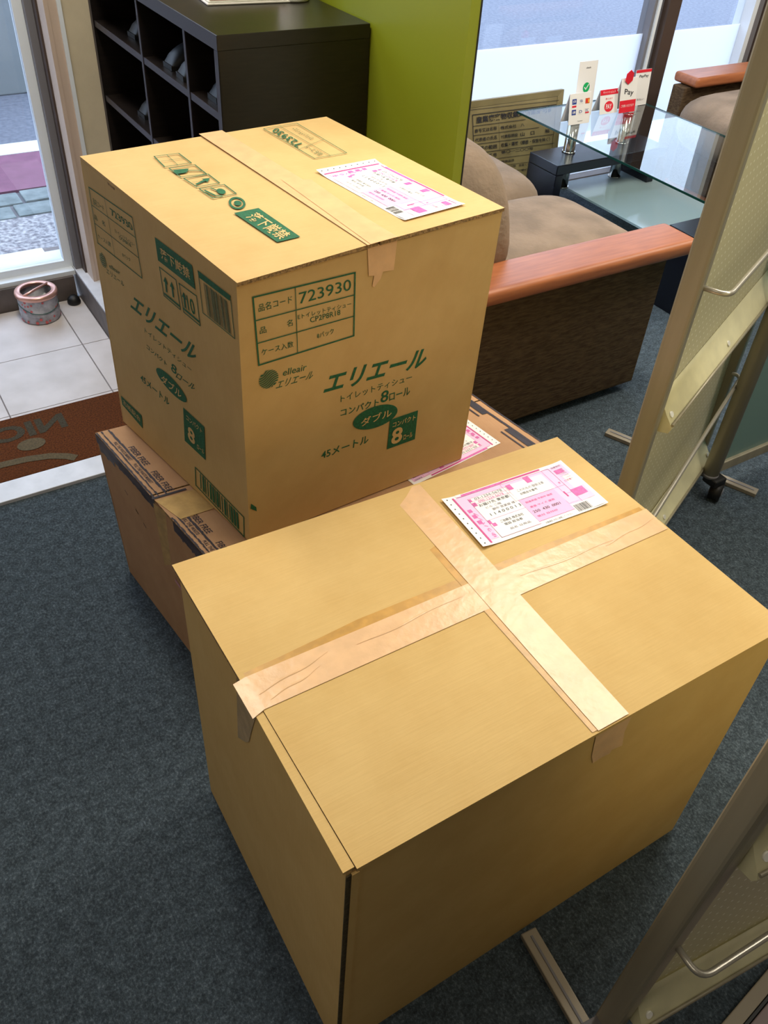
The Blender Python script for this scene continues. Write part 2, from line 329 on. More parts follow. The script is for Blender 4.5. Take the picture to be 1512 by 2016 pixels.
STONE = mat('kerb_stone', (140, 150, 152), .85, rgb2=(112, 122, 124), scale=18, bump=.5)
MAROON = mat('maroon_paint', (142, 94, 118), .8, var=.1, scale=14)
WHITEP = mat('white_road_paint', (236, 238, 240), .7)
WHITE = mat('white_plastic', (232, 230, 222), .4)
CARD = mat('white_card', (238, 232, 228), .5)
RED = mat('red_print', (222, 30, 50), .5)
ORANGE = mat('orange_print', (214, 96, 40), .5)
NAVY = mat('navy_print', (36, 60, 140), .5)
GCHK = mat('green_print', (14, 168, 92), .5)
RUBBER = mat('black_rubber', (16, 15, 16), .5)
SLIP = mat('navy_slipper', (15, 18, 26), .5)
CAN1 = mat('rose_metal', (222, 172, 160), .3, metal=.6)
CANB = mat('floral_tin', (196, 196, 204), .4, rgb2=(150, 150, 160), scale=40)
CANR = mat('red_petal', (206, 96, 96), .5)
CANG = mat('teal_stem', (54, 96, 92), .5)
GLASS = glass_mat('window_glass', (.95, .98, 1.0))
TGLASS = glass_mat('table_glass', (.95, .985, .98), 1.52)
GEDGE = mat('glass_edge', (24, 66, 58), .15)
FROST = frosted_glass_mat('frosted_shelf')
FPANEL = mat('teal_frosted_panel', (116, 146, 142), .35)
FILM = film_mat('white_window_film')
LAMPM = mat('lamp_diffuser', (255, 236, 206), .5, emit=1.5)
CEIL = mat('ceiling_board', (222, 218, 206), .9)
WALLM = mat('wall_paint', (160, 152, 140), .85, var=.03, scale=4)

# ---------------------------------------------------------------- mesh helpers
class MB:
    def __init__(s): s.v = []; s.f = []; s.m = []; s.mats = []; s.smooth = []
    def mi(s, m):
        if m not in s.mats: s.mats.append(m)
        return s.mats.index(m)
    def add(s, vs, fs, m, smooth=False):
        k = len(s.v); s.v += [tuple(v) for v in vs]; i = s.mi(m)
        for f in fs: s.f.append(tuple(k + a for a in f)); s.m.append(i); s.smooth.append(smooth)
    def box(s, x0, x1, y0, y1, z0, z1, m, T=None):
        vs = [Vector((x, y, z)) for z in (z0, z1) for y in (y0, y1) for x in (x0, x1)]
        if T: vs = [T(v) if callable(T) else T @ v for v in vs]
        s.add(vs, [(0, 2, 3, 1), (4, 5, 7, 6), (0, 1, 5, 4), (2, 6, 7, 3), (0, 4, 6, 2), (1, 3, 7, 5)], m)
    def rbox(s, x0, x1, y0, y1, z0, z1, r, m, seg=3, T=None):
        bm = bmesh.new(); bmesh.ops.create_cube(bm, size=1)
        for v in bm.verts: v.co = Vector(((x0 + x1) / 2 + v.co.x * (x1 - x0), (y0 + y1) / 2 + v.co.y * (y1 - y0), (z0 + z1) / 2 + v.co.z * (z1 - z0)))
        bmesh.ops.bevel(bm, geom=bm.edges[:], offset=r, segments=seg, profile=.6, affect='EDGES')
        bm.verts.index_update(); vs = [v.co.copy() for v in bm.verts]
        if T: vs = [T @ v for v in vs]
        s.add(vs, [tuple(v.index for v in f.verts) for f in bm.faces], m, r >= .010); bm.free()
    def cyl(s, x, y, z0, z1, r, m, n=24, r2=None, cap=True):
        r2 = r if r2 is None else r2
        vs = [(x + r * math.cos(2 * PI * i / n), y + r * math.sin(2 * PI * i / n), z0) for i in range(n)] + \
             [(x + r2 * math.cos(2 * PI * i / n), y + r2 * math.sin(2 * PI * i / n), z1) for i in range(n)]
        s.add(vs, [(i, (i + 1) % n, n + (i + 1) % n, n + i) for i in range(n)], m, True)
        if cap: s.add(vs, [tuple(range(n))[::-1], tuple(range(n, 2 * n))], m)
    def lathe(s, x, y, prof, m, n=40):
        vs = []
        for (r, z) in prof: vs += [(x + r * math.cos(2 * PI * i / n), y + r * math.sin(2 * PI * i / n), z) for i in range(n)]
        fs = [(j * n + i, j * n + (i + 1) % n, (j + 1) * n + (i + 1) % n, (j + 1) * n + i) for j in range(len(prof) - 1) for i in range(n)]
        s.add(vs, fs, m, True)
    def tube(s, pts, r, m, n=10, sm=0):
        P = [Vector(p) for p in pts]
        if sm:   # round the corners
            Q = [P[0]]
            for i in range(1, len(P) - 1):
                a = P[i] + (P[i - 1] - P[i]).normalized() * sm; c = P[i] + (P[i + 1] - P[i]).normalized() * sm
                for k in range(7):
                    t = k / 6; Q.append((1 - t) ** 2 * a + 2 * t * (1 - t) * P[i] + t * t * c)
            Q.append(P[-1]); P = Q
        vs = []; up = None
        for i, p in enumerate(P):
            d = (P[min(i + 1, len(P) - 1)] - P[max(i - 1, 0)]).normalized()
            if up is None: up = Vector((0, 0, 1)) if abs(d.z) < .9 else Vector((1, 0, 0))
            a = d.cross(up).normalized(); up = a.cross(d).normalized()
            vs += [p + r * (math.cos(2 * PI * k / n) * a + math.sin(2 * PI * k / n) * up) for k in range(n)]
        L_ = len(P)
        fs = [(j * n + k, j * n + (k + 1) % n, (j + 1) * n + (k + 1) % n, (j + 1) * n + k) for j in range(L_ - 1) for k in range(n)]
        s.add(vs, fs, m, True); s.add(vs, [tuple(range(n))[::-1], tuple(range((L_ - 1) * n, L_ * n))], m)
    def patch(s, fn, nu, nv, m, smooth=True):
        vs = [fn(i / nu, j / nv) for j in range(nv + 1) for i in range(nu + 1)]
        w = nu + 1
        s.add(vs, [(j * w + i, j * w + i + 1, (j + 1) * w + i + 1, (j + 1) * w + i) for j in range(nv) for i in range(nu)], m, smooth)
    def build(s, name, parent=None, loc=None):
        me = bpy.data.meshes.new(name); me.from_pydata(s.v, [], s.f); me.update()
        for m in s.mats: me.materials.append(m)
        me.polygons.foreach_set('material_index', s.m); me.polygons.foreach_set('use_smooth', s.smooth)
        bm = bmesh.new(); bm.from_mesh(me); bmesh.ops.remove_doubles(bm, verts=bm.verts[:], dist=1e-6) if len(s.v) < 60000 else None
        bm.to_mesh(me); bm.free()
        o = bpy.data.objects.new(name, me); COL.objects.link(o)
        if parent is not None:
            o.parent = parent
            o.location = loc if loc is not None else (-Vector(world_loc(parent)))
        elif loc is not None: o.location = loc
        return o
def world_loc(o):
    v = Vector((0, 0, 0))
    while o is not None: v += Vector(o.location); o = o.parent
    return v

def thing(name, label, cat, loc=(0, 0, 0), rot=0, group=None):
    o = bpy.data.objects.new(name, None); COL.objects.link(o); o.location = loc; o.rotation_euler = (0, 0, rot)
    o.empty_display_size = .05
    o['label'] = label; o['category'] = cat
    if group: o['group'] = group
    return o
def tag(o, label, cat, group=None):
    o['label'] = label; o['category'] = cat
    if group: o['group'] = group
    return o
def struct(o, label=None):
    o['kind'] = 'structure'
    if label: o['label'] = label
    return o
def bilin(P00, P10, P11, P01, off=0.0):
    a, b, c, d = map(Vector, (P00, P10, P11, P01)); nrm = (b - a + c - d).cross(d - a + c - b).normalized()
    return lambda s, t, k=0: (a * (1 - s) * (1 - t) + b * s * (1 - t) + c * s * t + d * (1 - s) * t) + nrm * (off + k)

# ---------------------------------------------------------------- flat print laid on a face
_txt = {}
def text_mesh(body, bold):
    key = (body, bold)
    if key in _txt: return _txt[key]
    c = bpy.data.curves.new('lettering', 'FONT'); c.body = body; c.size = 1; c.resolution_u = 3
    c.offset = (0, .012, .026, .04)[bold]
    o = bpy.data.objects.new('lettering', c); COL.objects.link(o); bpy.context.view_layer.update()
    dg = bpy.context.evaluated_depsgraph_get()
    me = bpy.data.meshes.new_from_object(o.evaluated_get(dg), depsgraph=dg)
    vs = [(v.co.x, v.co.y) for v in me.vertices]; fs = [tuple(p.vertices) for p in me.polygons]
    x0 = min(v[0] for v in vs); x1 = max(v[0] for v in vs); y0 = min(v[1] for v in vs); y1 = max(v[1] for v in vs)
    if set(body) <= set('ーエリール一'): y0, y1 = min(y0, -.04), max(y1, .76)
    vs = [((v[0] - x0) / (x1 - x0), (v[1] - y0) / (y1 - y0)) for v in vs]
    bpy.data.objects.remove(o); bpy.data.curves.remove(c); bpy.data.meshes.remove(me)
    _txt[key] = (vs, fs); return _txt[key]
class Print:
    """print on a face fn(s, t, k) -> point, k = height above the face"""
    def __init__(s, fn, su, sv): s.fn = fn; s.su = su; s.sv = sv; s.mb = MB()
    def quad(s, p, m, k=.0011):
        e1 = max(abs(p[1][0] - p[0][0]) * s.su, abs(p[1][1] - p[0][1]) * s.sv); n = max(1, int(e1 / .02))
        e2 = max(abs(p[3][0] - p[0][0]) * s.su, abs(p[3][1] - p[0][1]) * s.sv); n2 = max(1, int(e2 / .02))
        def f(u, v):
            x = (p[0][0] * (1 - u) + p[1][0] * u) * (1 - v) + (p[3][0] * (1 - u) + p[2][0] * u) * v
            y = (p[0][1] * (1 - u) + p[1][1] * u) * (1 - v) + (p[3][1] * (1 - u) + p[2][1] * u) * v
            return s.fn(x, y, k)
        s.mb.patch(f, n, n2, m, False)
    def line(s, pts, w, m, k=.0011):
        for a, b in zip(pts[:-1], pts[1:]):
            dx = (b[0] - a[0]) * s.su; dy = (b[1] - a[1]) * s.sv; L_ = math.hypot(dx, dy) or 1e-9
            ex = dx / L_ * w / 2 / s.su; ey = dy / L_ * w / 2 / s.sv
            nx = -dy / L_ * w / 2 / s.su; ny = dx / L_ * w / 2 / s.sv
            s.quad([(a[0] - ex - nx, a[1] - ey - ny), (b[0] + ex - nx, b[1] + ey - ny), (b[0] + ex + nx, b[1] + ey + ny), (a[0] - ex + nx, a[1] - ey + ny)], m, k)
    def para(s, pts):
        a, b, d = pts[:3]
        return lambda u, v: (a[0] + (b[0] - a[0]) * u + (d[0] - a[0]) * v, a[1] + (b[1] - a[1]) * u + (d[1] - a[1]) * v)
    def text(s, body, pts, m, bold=0, k=.0006):
        vs, fs = text_mesh(body, bold); P = s.para(pts)
        s.mb.add([s.fn(*P(*v), k) for v in vs], fs, m)
    def poly(s, uv, pts, m, k=.0011):
        P = s.para(pts); vs = [s.fn(*P(*v), k) for v in uv]; s.mb.add(vs, [tuple(range(len(vs)))], m)
    def band(s, pts, w, m, k=.0011):
        vs = []
        for i, p in enumerate(pts):
            a = pts[max(i - 1, 0)]; b = pts[min(i + 1, len(pts) - 1)]; dx = (b[0] - a[0]) * s.su; dy = (b[1] - a[1]) * s.sv; L_ = math.hypot(dx, dy)
            nx = -dy / L_ * w / 2 / s.su; ny = dx / L_ * w / 2 / s.sv
            vs += [s.fn(p[0] - nx, p[1] - ny, k), s.fn(p[0] + nx, p[1] + ny, k)]
        s.mb.add(vs, [(2 * i, 2 * i + 2, 2 * i + 3, 2 * i + 1) for i in range(len(pts) - 1)], m)
    def ell(s, pts, m, k=.0011, n=36):
        s.poly([(.5 + .5 * math.cos(2 * PI * i / n), .5 + .5 * math.sin(2 * PI * i / n)) for i in range(n)], pts, m, k)
    def ring(s, pts, m, r=.36, k=.0006, n=36, a0=0, a1=2 * PI):
        P = s.para(pts)
        vs = [s.fn(*P(.5 + q * math.cos(a0 + (a1 - a0) * i / n), .5 + q * math.sin(a0 + (a1 - a0) * i / n)), k) for i in range(n + 1) for q in (.5, r)]
        s.mb.add(vs, [(2 * i, 2 * i + 2, 2 * i + 3, 2 * i + 1) for i in range(n)], m)
    def disc(s, pts, m, k=.0011):   # a globe of slanting curved stripes
        P = s.para(pts)
        for j in range(9):
            v0 = -1 + 2 * j / 9 + .02; v1 = v0 + .12; lo = []; hi = []
            for i in range(17):
                u = -1 + i / 8
                for v, l in ((v0, lo), (v1, hi)):
                    vv = v + .10 * math.sin(PI * u) ; w = math.sqrt(max(0, 1 - min(1, v * v)))
                    uu = u * w; a = .45
                    x = uu * math.cos(a) - vv * math.sin(a); y = uu * math.sin(a) + vv * math.cos(a)
                    R = math.hypot(x, y)
                    if R > 1: x /= R; y /= R
                    l.append(s.fn(*P(.5 + x / 2, .5 + y / 2), k))
            s.mb.add(lo + hi, [(i, i + 1, 17 + i + 1, 17 + i) for i in range(16)], m)
    def bars(s, q, n, m, k=.0011, seed=3):
        rnd = random.Random(seed); x = 0
        while x < .98:
            w = rnd.choice((.4, .4, .9)) / n; x2 = min(1, x + w)
            L_ = lambda a, b, t: (a[0] * (1 - t) + b[0] * t, a[1] * (1 - t) + b[1] * t)
            s.quad([L_(q[0], q[1], x), L_(q[0], q[1], x2), L_(q[3], q[2], x2), L_(q[3], q[2], x)], m, k)
            x = x2 + rnd.choice((.35, .35, .7)) / n
    def arrow(s, q, m, k=.0011):
        L_ = lambda u, v: ((q[0][0] * (1 - u) + q[1][0] * u) * (1 - v) + (q[3][0] * (1 - u) + q[2][0] * u) * v,
                           (q[0][1] * (1 - u) + q[1][1] * u) * (1 - v) + (q[3][1] * (1 - u) + q[2][1] * u) * v)
        pts = [(.3, 0), (.7, 0), (.7, .6), (1.1, .6), (.5, 1), (-.1, .6), (.3, .6)]
        s.mb.add([s.fn(*L_(*p), k) for p in pts], [(0, 1, 2, 6), (3, 4, 5)], m)
    def run(s, items, ink, kink=None, fink=None, parent=None):
        names = {'line': 'printed_frame', 'text': 'printed_word', 'ktext': 'printed_word', 'quad': 'printed_patch', 'ell': 'printed_oval', 'ring': 'printed_ring', 'disc': 'striped_globe', 'bars': 'printed_barcode', 'fbars': 'printed_barcode', 'arrow': 'printed_arrow'}
        for it in items:
            if parent is not None: s.mb = MB()
            kd, body, p = it[0], it[1], it[2]; a = it[3] if len(it) > 3 else 0
            if kd == 'line': s.line(p, a, ink)
            elif kd == 'text': s.text(body, p, ink, a)
            elif kd == 'ktext': s.text(body, p, kink, a, .0016)
            elif kd == 'quad': s.quad(p, ink)
            elif kd == 'ell': s.ell(p, ink)
            elif kd == 'ring': s.ring(p, ink)
            elif kd == 'disc': s.disc(p, ink)
            elif kd == 'bars': s.bars(p, a, ink)
            elif kd == 'fbars': s.bars(p, a, fink or ink)
            elif kd == 'arrow': s.arrow(p, ink)
            if parent is not None: s.mb.build(names[kd], parent)
    def build(s, name, parent, loc=None):
        o = s.mb.build(name, parent, loc) if s.mb.v else None
        s.mb = MB(); return o

# ================================================================= THE SETTING
b = MB(); b.box(-1.6, 6.3, -2.6, 1.882, -.05, 0, CARPET); b.box(.6, 6.3, 1.882, 3.0, -.05, 0, CARPET); struct(b.build('floor'), 'dark blue-grey loop pile carpet')
b = MB(); b.box(-1.6, .6, 1.884, 2.90, -.05, .0005, GROUT); entr = struct(b.build('floor'), 'tiled entrance floor inside the glass door')
for (x0, x1, y0, y1) in [(x, x + .298, y, yy) for x in (-.997, -.697, -.397, -.097, .205) for (y, yy) in ((2.250, 2.262), (2.265, 2.563), (2.566, 2.878))] + [(.507, .592, 2.250, 2.262), (.507, .592, 2.265, 2.563), (.507, .592, 2.566, 2.878)]:
    b = MB(); b.box(x0, min(x1, .592), y0, y1, .0005, .004, TILE); b.build('tile', entr)
b = MB(); b.rbox(-1.2, .56, 1.882, 1.962, -.02, .010, .002, MARBLE); struct(b.build('trim_1'), 'white marble threshold strip at the edge of the carpet')
b = MB(); b.box(.595, 1.12, 1.9, 2.96, 0, .094, RISER); b.box(.597, 1.12, 1.9, 2.96, .094, .1, MARBLE); struct(b.build('trim_2'), 'low plinth with white top and grey riser under the shoe cabinet')
b = MB(); b.box(-1.2, .585, 2.882, 2.925, 0, .085, RISER); b.box(-1.2, .595, 2.895, 3.08, .085, .10, ALUL); struct(b.build('trim_3'), 'grey riser and pale metal sill of the glass door')

# glass entrance door
b = MB(); b.box(.572, .600, 2.93, 2.965, .10, 2.15, ALUL); b.box(-.5, .572, 2.93, 2.965, .10, .125, ALUL); b.box(-.5, .572, 2.93, 2.965, 2.10, 2.15, ALUL); b.box(-.53, -.5, 2.93, 2.965, .1, 2.15, ALUL)
door = struct(b.build('door_1'), 'glass entrance door in a pale aluminium frame')
b = MB(); b.box(-.5, .572, 2.944, 2.950, .125, 2.10, GLASS); b.build('door_pane', door)
b = MB(); b.box(.600, .622, 2.90, 3.05, .09, 2.3, GREYFR); b.box(.622, .660, 2.86, 3.05, .09, 2.3, BROWNFR); struct(b.build('trim_4'), 'grey and dark brown jamb beside the glass door')
b = MB(); b.box(.640, .760, 2.795, 2.86, .10, 2.5, PLASTER); b.box(.632, .668, 2.788, 2.80, .10, 2.5, BEIGE); b.box(.628, .640, 2.785, 2.86, .10, 2.5, BEIGE); b.box(.664, .676, 2.783, 2.797, .12, 2.5, ALUL); struct(b.build('wall_front'), 'beige pillar between the door and the shoe cabinet')
b = MB(); b.box(-1.6, -.53, 2.93, 3.08, 0, 2.5, WALLM); b.box(-.53, 1.15, 2.93, 3.08, 2.15, 2.5, WALLM); b.box(.66, 1.2, 2.87, 3.08, .0, 2.5, WALLM); b.box(1.2, 6.3, 3.0, 3.1, 2.3, 2.5, WALLM); b.box(4.08, 6.3, 3.0, 3.1, 0, 2.3, WALLM); struct(b.build('wall_front'))
b = MB(); b.box(-1.7, -1.6, -2.6, 3.1, 0, 2.5, WALLM); struct(b.build('wall_left'))
b = MB(); b.box(-1.6, 6.3, -2.7, -2.6, 0, 2.5, WALLM); struct(b.build('wall_back'))
b = MB(); b.box(6.3, 6.4, -2.7, 3.1, 0, 2.5, WALLM); struct(b.build('wall_right'))
b = MB(); b.box(-1.7, 6.4, -2.7, 3.1, 2.5, 2.58, CEIL); struct(b.build('ceiling'))

# shop window: two panes, white film on the lower part, bronze and steel mullion
b = MB(); b.box(1.2, 4.08, 3.0, 3.10, 0, .035, GREYFR); b.box(1.2, 4.08, 3.0, 3.10, 2.26, 2.30, GREYFR); b.box(1.2, 1.235, 3.0, 3.1, .035, 2.26, GREYFR)
b.box(3.30, 3.355, 3.02, 3.09, .035, 2.26, GREYFR); b.box(3.316, 3.332, 3.010, 3.02, .035, 2.26, ALUL); b.box(3.355, 3.43, 2.985, 3.10, .035, 2.26, BROWNFR)
b.box(3.955, 3.985, 3.0, 3.1, .035, 2.26, ALUL); b.box(3.985, 4.02, 3.0, 3.1, .035, 2.26, GREYFR); b.box(4.02, 4.10, 2.98, 3.1, .035, 2.26, BROWNFR)
win = struct(b.build('window_1'), 'shop front window frame with bronze mullion')
for (x0, x1) in ((1.235, 3.30), (3.43, 3.955)):
    b = MB(); b.box(x0, x1, 3.056, 3.062, .035, 2.26, GLASS); b.build('window_pane', win)
    b = MB(); b.box(x0, x1, 3.050, 3.0535, .035, .628, FILM); b.build('frosted_film', win)['label'] = 'white film covering the lower part of the pane'

# ceiling lamps
for (x, y, lx, ly, wt, wh) in LAMPS:
    t = thing('ceiling_lamp', 'white fluorescent ceiling lamp ' + wh, 'ceiling lamp', (x, y, 2.5), 0, 'fluorescent ceiling lamps')
    b = MB(); b.box(x - lx / 2 - .03, x + lx / 2 + .03, y - ly / 2 - .03, y + ly / 2 + .03, 2.44, 2.499, WHITE); b.build('lamp_housing', t)
    b = MB(); b.box(x - lx / 2, x + lx / 2, y - ly / 2, y + ly / 2, 2.425, 2.44, LAMPM); b.build('diffuser', t)
    ld = bpy.data.lights.new('lamp_light', 'AREA'); ld.shape = 'RECTANGLE'; ld.size = lx; ld.size_y = ly; ld.energy = wt; ld.color = WARM
    lo = bpy.data.objects.new('lamp_light', ld); COL.objects.link(lo); lo.location = (x, y, 2.42)

# street outside
b = MB(); b.box(-6, 14, 4.53, 14, -.06, 0, ASPH); struct(b.build('floor'), 'asphalt road outside the shop')
b = MB(); b.box(-6, 14, 4.385, 4.53, -.06, .003, WHITEP); struct(b.build('trim_5'), 'white line painted along the road')
b = MB(); b.box(-6, 14, 3.95, 4.385, -.06, .0, MAROON); struct(b.build('trim_6'), 'maroon painted strip beside the road')
b = MB(); b.box(-6, 14, 3.665, 3.95, -.06, -.012, GREYFR); kb = struct(b.build('trim_7'), 'row of grey kerb stones')
x = -1.0; k = 0
while x < 2.4:
    L_ = (.22, .11, .30, .16)[k % 4]
    for (y0, y1) in ((3.675, 3.80), (3.815, 3.94)):
        b = MB(); b.rbox(x + (.06 if y0 > 3.7 else 0), x + L_ - .012 + (.06 if y0 > 3.7 else 0), y0, y1, -.04, -.002 + random.uniform(-.003, .003), .006, STONE, 2); b.build('stone', kb)
    x += L_; k += 1
b = MB(); b.box(-6, 14, 3.34, 3.665, -.06, -.004, AGG); struct(b.build('floor'), 'exposed aggregate pavement in front of the shop')
b = MB(); b.box(-6, 14, 3.10, 3.34, -.06, -.004, GROUT); st = struct(b.build('floor'), 'white tiled doorstep outside the glass door')
for i in range(-5, 3):
    for (y0, y1) in ((3.103, 3.185), (3.19, 3.337)):
        x0 = .275 + i * .30
        b = MB(); b.box(x0 - .296, min(x0, .575), y0, y1, -.004, .002, WHITEP); b.build('tile', st)
bw = MB(); bw.rbox(-4, 1.25, 5.29, 5.55, 0, 1.6, .01, mat('pale_concrete', (150, 158, 162), .8, var=.06, scale=3)); tag(bw.build('block_wall'), 'smooth pale grey concrete wall across the road', 'wall')
bw = MB(); bw.rbox(-6, 14, 13.5, 13.9, 0, 3.0, .01, mat('far_render', (150, 150, 150), .9)); struct(bw.build('wall_street'))

# ================================================================= BOXES
def carton(root, top, bot, zt, zb, m, th=.004):
    """top/bot: four corners (near-left, near-right, far-right, far-left); walls only"""
    Bn = [Vector((x, y, zb)) for x, y in bot]; q = (zt - zb - .006) / (zt - zb); Tn = [b_.lerp(Vector((x, y, zt)), q) for b_, (x, y) in zip(Bn, top)]
    b = MB()
    for i in range(4):
        j = (i + 1) % 4
        f = bilin(Bn[i], Bn[j], Tn[j], Tn[i]); b.patch(lambda s, t, f=f: f(s, t), 24, 24, m, False)
        b.patch(lambda s, t, f=f: f(1 - s, t, -th), 4, 4, m)
        g = [f(0, 1), f(1, 1), f(1, 1, -th), f(0, 1, -th)]; b.add(g, [(0, 1, 2, 3)], EDGE)
    b.add(Bn, [(3, 2, 1, 0)], m)
    return b.build('carton_body', root)
def flap(root, P, z, th, m, name='top_flap', lift=None, label=None, hinge=()):
    """P: four xy corners of a flap counter-clockwise; lift: extra z at each corner"""
    lift = lift or (0, 0, 0, 0); a = [Vector((x, y, z + l)) for (x, y), l in zip(P, lift)]
    f = bilin(*a); b = MB()
    b.patch(lambda s, t: f(s, t, 0), 12, 12, m, False); b.patch(lambda s, t: f(1 - s, t, -th), 2, 2, m, False)
    rim = [((0, 0), (1, 0)), ((1, 0), (1, 1)), ((1, 1), (0, 1)), ((0, 1), (0, 0))]
    for ri, (p, q) in enumerate(rim):
        n = 8; pts = [(p[0] + (q[0] - p[0]) * i / n, p[1] + (q[1] - p[1]) * i / n) for i in range(n + 1)]
        vs = [f(*x, -th) for x in pts] + [f(*x, 0) for x in pts]
        b.add(vs, [(i, i + 1, n + 2 + i, n + 1 + i) for i in range(n)], m if ri in hinge else EDGE)
    o = b.build(name, root)
    if label: o['label'] = label
    return o
def strip(root, pts, m, th=.0004, name='packing_tape', label=None):
    """flat quad given by 3-D corners (a thin tape)"""
    f = bilin(*pts); b = MB(); b.patch(lambda s, t: f(s, t, th), 14, 3, m)
    o = b.build(name, root)
    if label: o['label'] = label
    return o

# --- the big plain carton in front
ZF = .597
cf = thing('cardboard_box', 'big plain tan cardboard box in front, taped crosswise, with a pink shipping form', 'box', (.60, .61, 0))
Ftop = [(.232, .361), (.960, .360), (.958, .868), (.243, .878)]; Fbot = [(.234, .361), (.967, .361), (.965, .862), (.240, .868)]
carton(cf, Ftop, Fbot, ZF, 0, KRAFT_F)
flap(cf, [(.229, .362), (.2434, .362), (.2434, .612), (.233, .612)], ZF - .0012, .005, KRAFT_F, 'inner_flap', hinge=(3, 0))
flap(cf, [(.70, .363), (.957, .363), (.956, .866), (.70, .870)], ZF - .0065, .004, KRAFT_F, 'inner_flap')
flap(cf, [(.2442, .358), (.962, .358), (.962, .616), (.244, .620)], ZF, .006, KRAFT_F, hinge=(0,))
flap(cf, [(.238, .624), (.962, .620), (.960, .870), (.236, .884)], ZF, .006, KRAFT_F, lift=(0, 0, 0, .004), hinge=(2,))
Z = ZF + .0003
strip(cf, [(.246, .598, Z), (.955, .606, Z), (.955, .655, Z), (.246, .670, Z)], OTAPE, .0002, label='old amber tape showing under the buff tape')
strip(cf, [(.244, .593, Z), (.958, .593, Z), (.962, .646, Z), (.244, .650, Z)], TAPE, .0008)
strip(cf, [(.589, .362, Z), (.645, .36, Z), (.655, .872, Z), (.591, .874, Z)], OTAPE, .0006, label='old amber tape showing under the buff tape')
strip(cf, [(.597, .360, Z), (.6495, .360, Z), (.662, .872, Z), (.605, .875, Z)], TAPE, .0014)
# tape wrinkles: narrow raised ridges in the long tape
for (x0, x1, y0, y1) in ((.68, .88, .622, .614), (.25, .36, .618, .634), (.26, .34, .604, .618), (.40, .58, .626, .632), (.84, .955, .612, .622)):
    b = MB(); n = 14; vs = []
    for i in range(n + 1):
        t = i / n; x = x0 + (x1 - x0) * t; y = y0 + (y1 - y0) * t + .0016 * math.sin(9 * t + x0 * 20); w = .0016 * math.sin(PI * min(1, t + .08)) + .0002
        vs += [(x, y - w, Z + .0012), (x, y, Z + .0012 + w * .45), (x, y + w, Z + .0012)]
    b.add(vs, [(3 * i + a, 3 * i + 3 + a, 3 * i + 4 + a, 3 * i + 1 + a) for i in range(n) for a in (0, 1)], TAPE, True)
    b.build('tape_wrinkle', cf)
fF = bilin((.234, .361, 0), (.967, .361, 0), (.960, .360, ZF), (.232, .361, ZF))
b = MB(); uv = [(.500, 1.0), (.587, 1.0), (.585, .93), (.596, .866), (.568, .875), (.566, .862), (.545, .866), (.524, .862), (.512, .90), (.506, .95)]
vs = [fF(u - .002, v - .004, .0009) for u, v in uv]; b.add(vs, [tuple(range(len(vs)))[::-1]], TAPE); b.build('tape_end', cf)
fFl = bilin((.240, .868, 0), (.234, .361, 0), (.232, .361, ZF), (.243, .878, ZF))
b = MB(); uv = [(.42, .99), (.545, .99), (.50, .88), (.47, .80), (.445, .77), (.383, .72), (.40, .85)]
vs = [fFl(u, v, .0009) for u, v in uv]; b.add(vs, [tuple(range(len(vs)))], CLTAPE); b.build('tape_end', cf)
# near left corner seam; dark strip paints the shade in its open gap
b = MB(); b.box(.2318, .2385, .3590, .3606, .01, ZF - .010, mat('seam_gap_shade', (92, 80, 52), .9, var=.3, scale=200)); b.box(.2385, .2475, .3572, .3607, .0, ZF - .008, KRAFT_F); b.build('corner_seam', cf)
strip(cf, [(.2275, .588, ZF - .0008), (.247, .593, Z + .0008), (.247, .650, Z + .0008), (.2275, .648, ZF - .0008)], TAPE, .0006, 'tape_end')

# --- brown printed carton at the back, underneath
ZL = .406
cl = thing('cardboard_box', 'brown cardboard box with dark printed edge stripes, underneath the green-printed box', 'box', (.7, 1.25, 0))
Ltop = [(.352, 1.03), (1.128, 1.00), (1.066, 1.49), (.288, 1.517)]; Lbot = [(.352, 1.02), (1.12, 1.00), (1.06, 1.48), (.298, 1.502)]
carton(cl, Ltop, Lbot, ZL, 0, KRAFT_L)
flap(cl, [(.352, 1.03), (1.128, 1.00), (1.097, 1.245), (.320, 1.27)], ZL, .006, KRAFT_L, hinge=(0,))
flap(cl, [(.319, 1.274), (1.096, 1.249), (1.066, 1.49), (.288, 1.517)], ZL, .006, KRAFT_L, hinge=(2,))
fL = bilin((.288, 1.517, ZL), (.352, 1.03, ZL), (1.128, 1.00, ZL), (1.066, 1.49, ZL))   # s runs toward the viewer, t to the right
SU, SV = .49, .777
def lstripes(pr, s0, s1, ink):
    for (t0, t1) in ((.000, .0045), (.013, .0165), (.032, .0375)):
        pr.build('edge_stripe', cl); n = 30
        for i in range(n):
            a = s0 + (s1 - s0) * i / n; c = s0 + (s1 - s0) * (i + 1) / n; j0 = random.uniform(-.001, .001); j1 = random.uniform(-.001, .0012)
            pr.quad([(a, t0 + j0), (c, t0 + j0), (c, t1 + j1), (a, t1 + j1)], ink)
p = Print(fL, SU, SV)
lstripes(p, .005, .52, DINK); lstripes(p, .665, 1.0, DINK)
for s0 in (.16, .36): p.build('edge_stripe' if s0 < .2 else 'printed_word', cl); p.text('FIBER FREE', [(s0, .042), (s0 + .15, .042), (s0, .058)], DINK, 1)
for s0 in (.10, .28): p.build('printed_word', cl); p.text('PULL THE WASTE MARKET', [(s0, .020), (s0 + .15, .020), (s0, .029)], DINK, 1)
for s0 in (.68, .87): p.build('printed_word', cl); p.text('FIBER FREE', [(s0, .042), (s0 + .13, .042), (s0, .058)], DINK, 1)
for s0 in (.68, .84): p.build('printed_word', cl); p.text('PULL THE WASTE', [(s0, .020), (s0 + .12, .020), (s0, .029)], DINK, 1)
p.build('printed_word', cl); p.line([(.525, .0), (.525, .08)], .006, DINK); p.build('edge_stripe', cl)
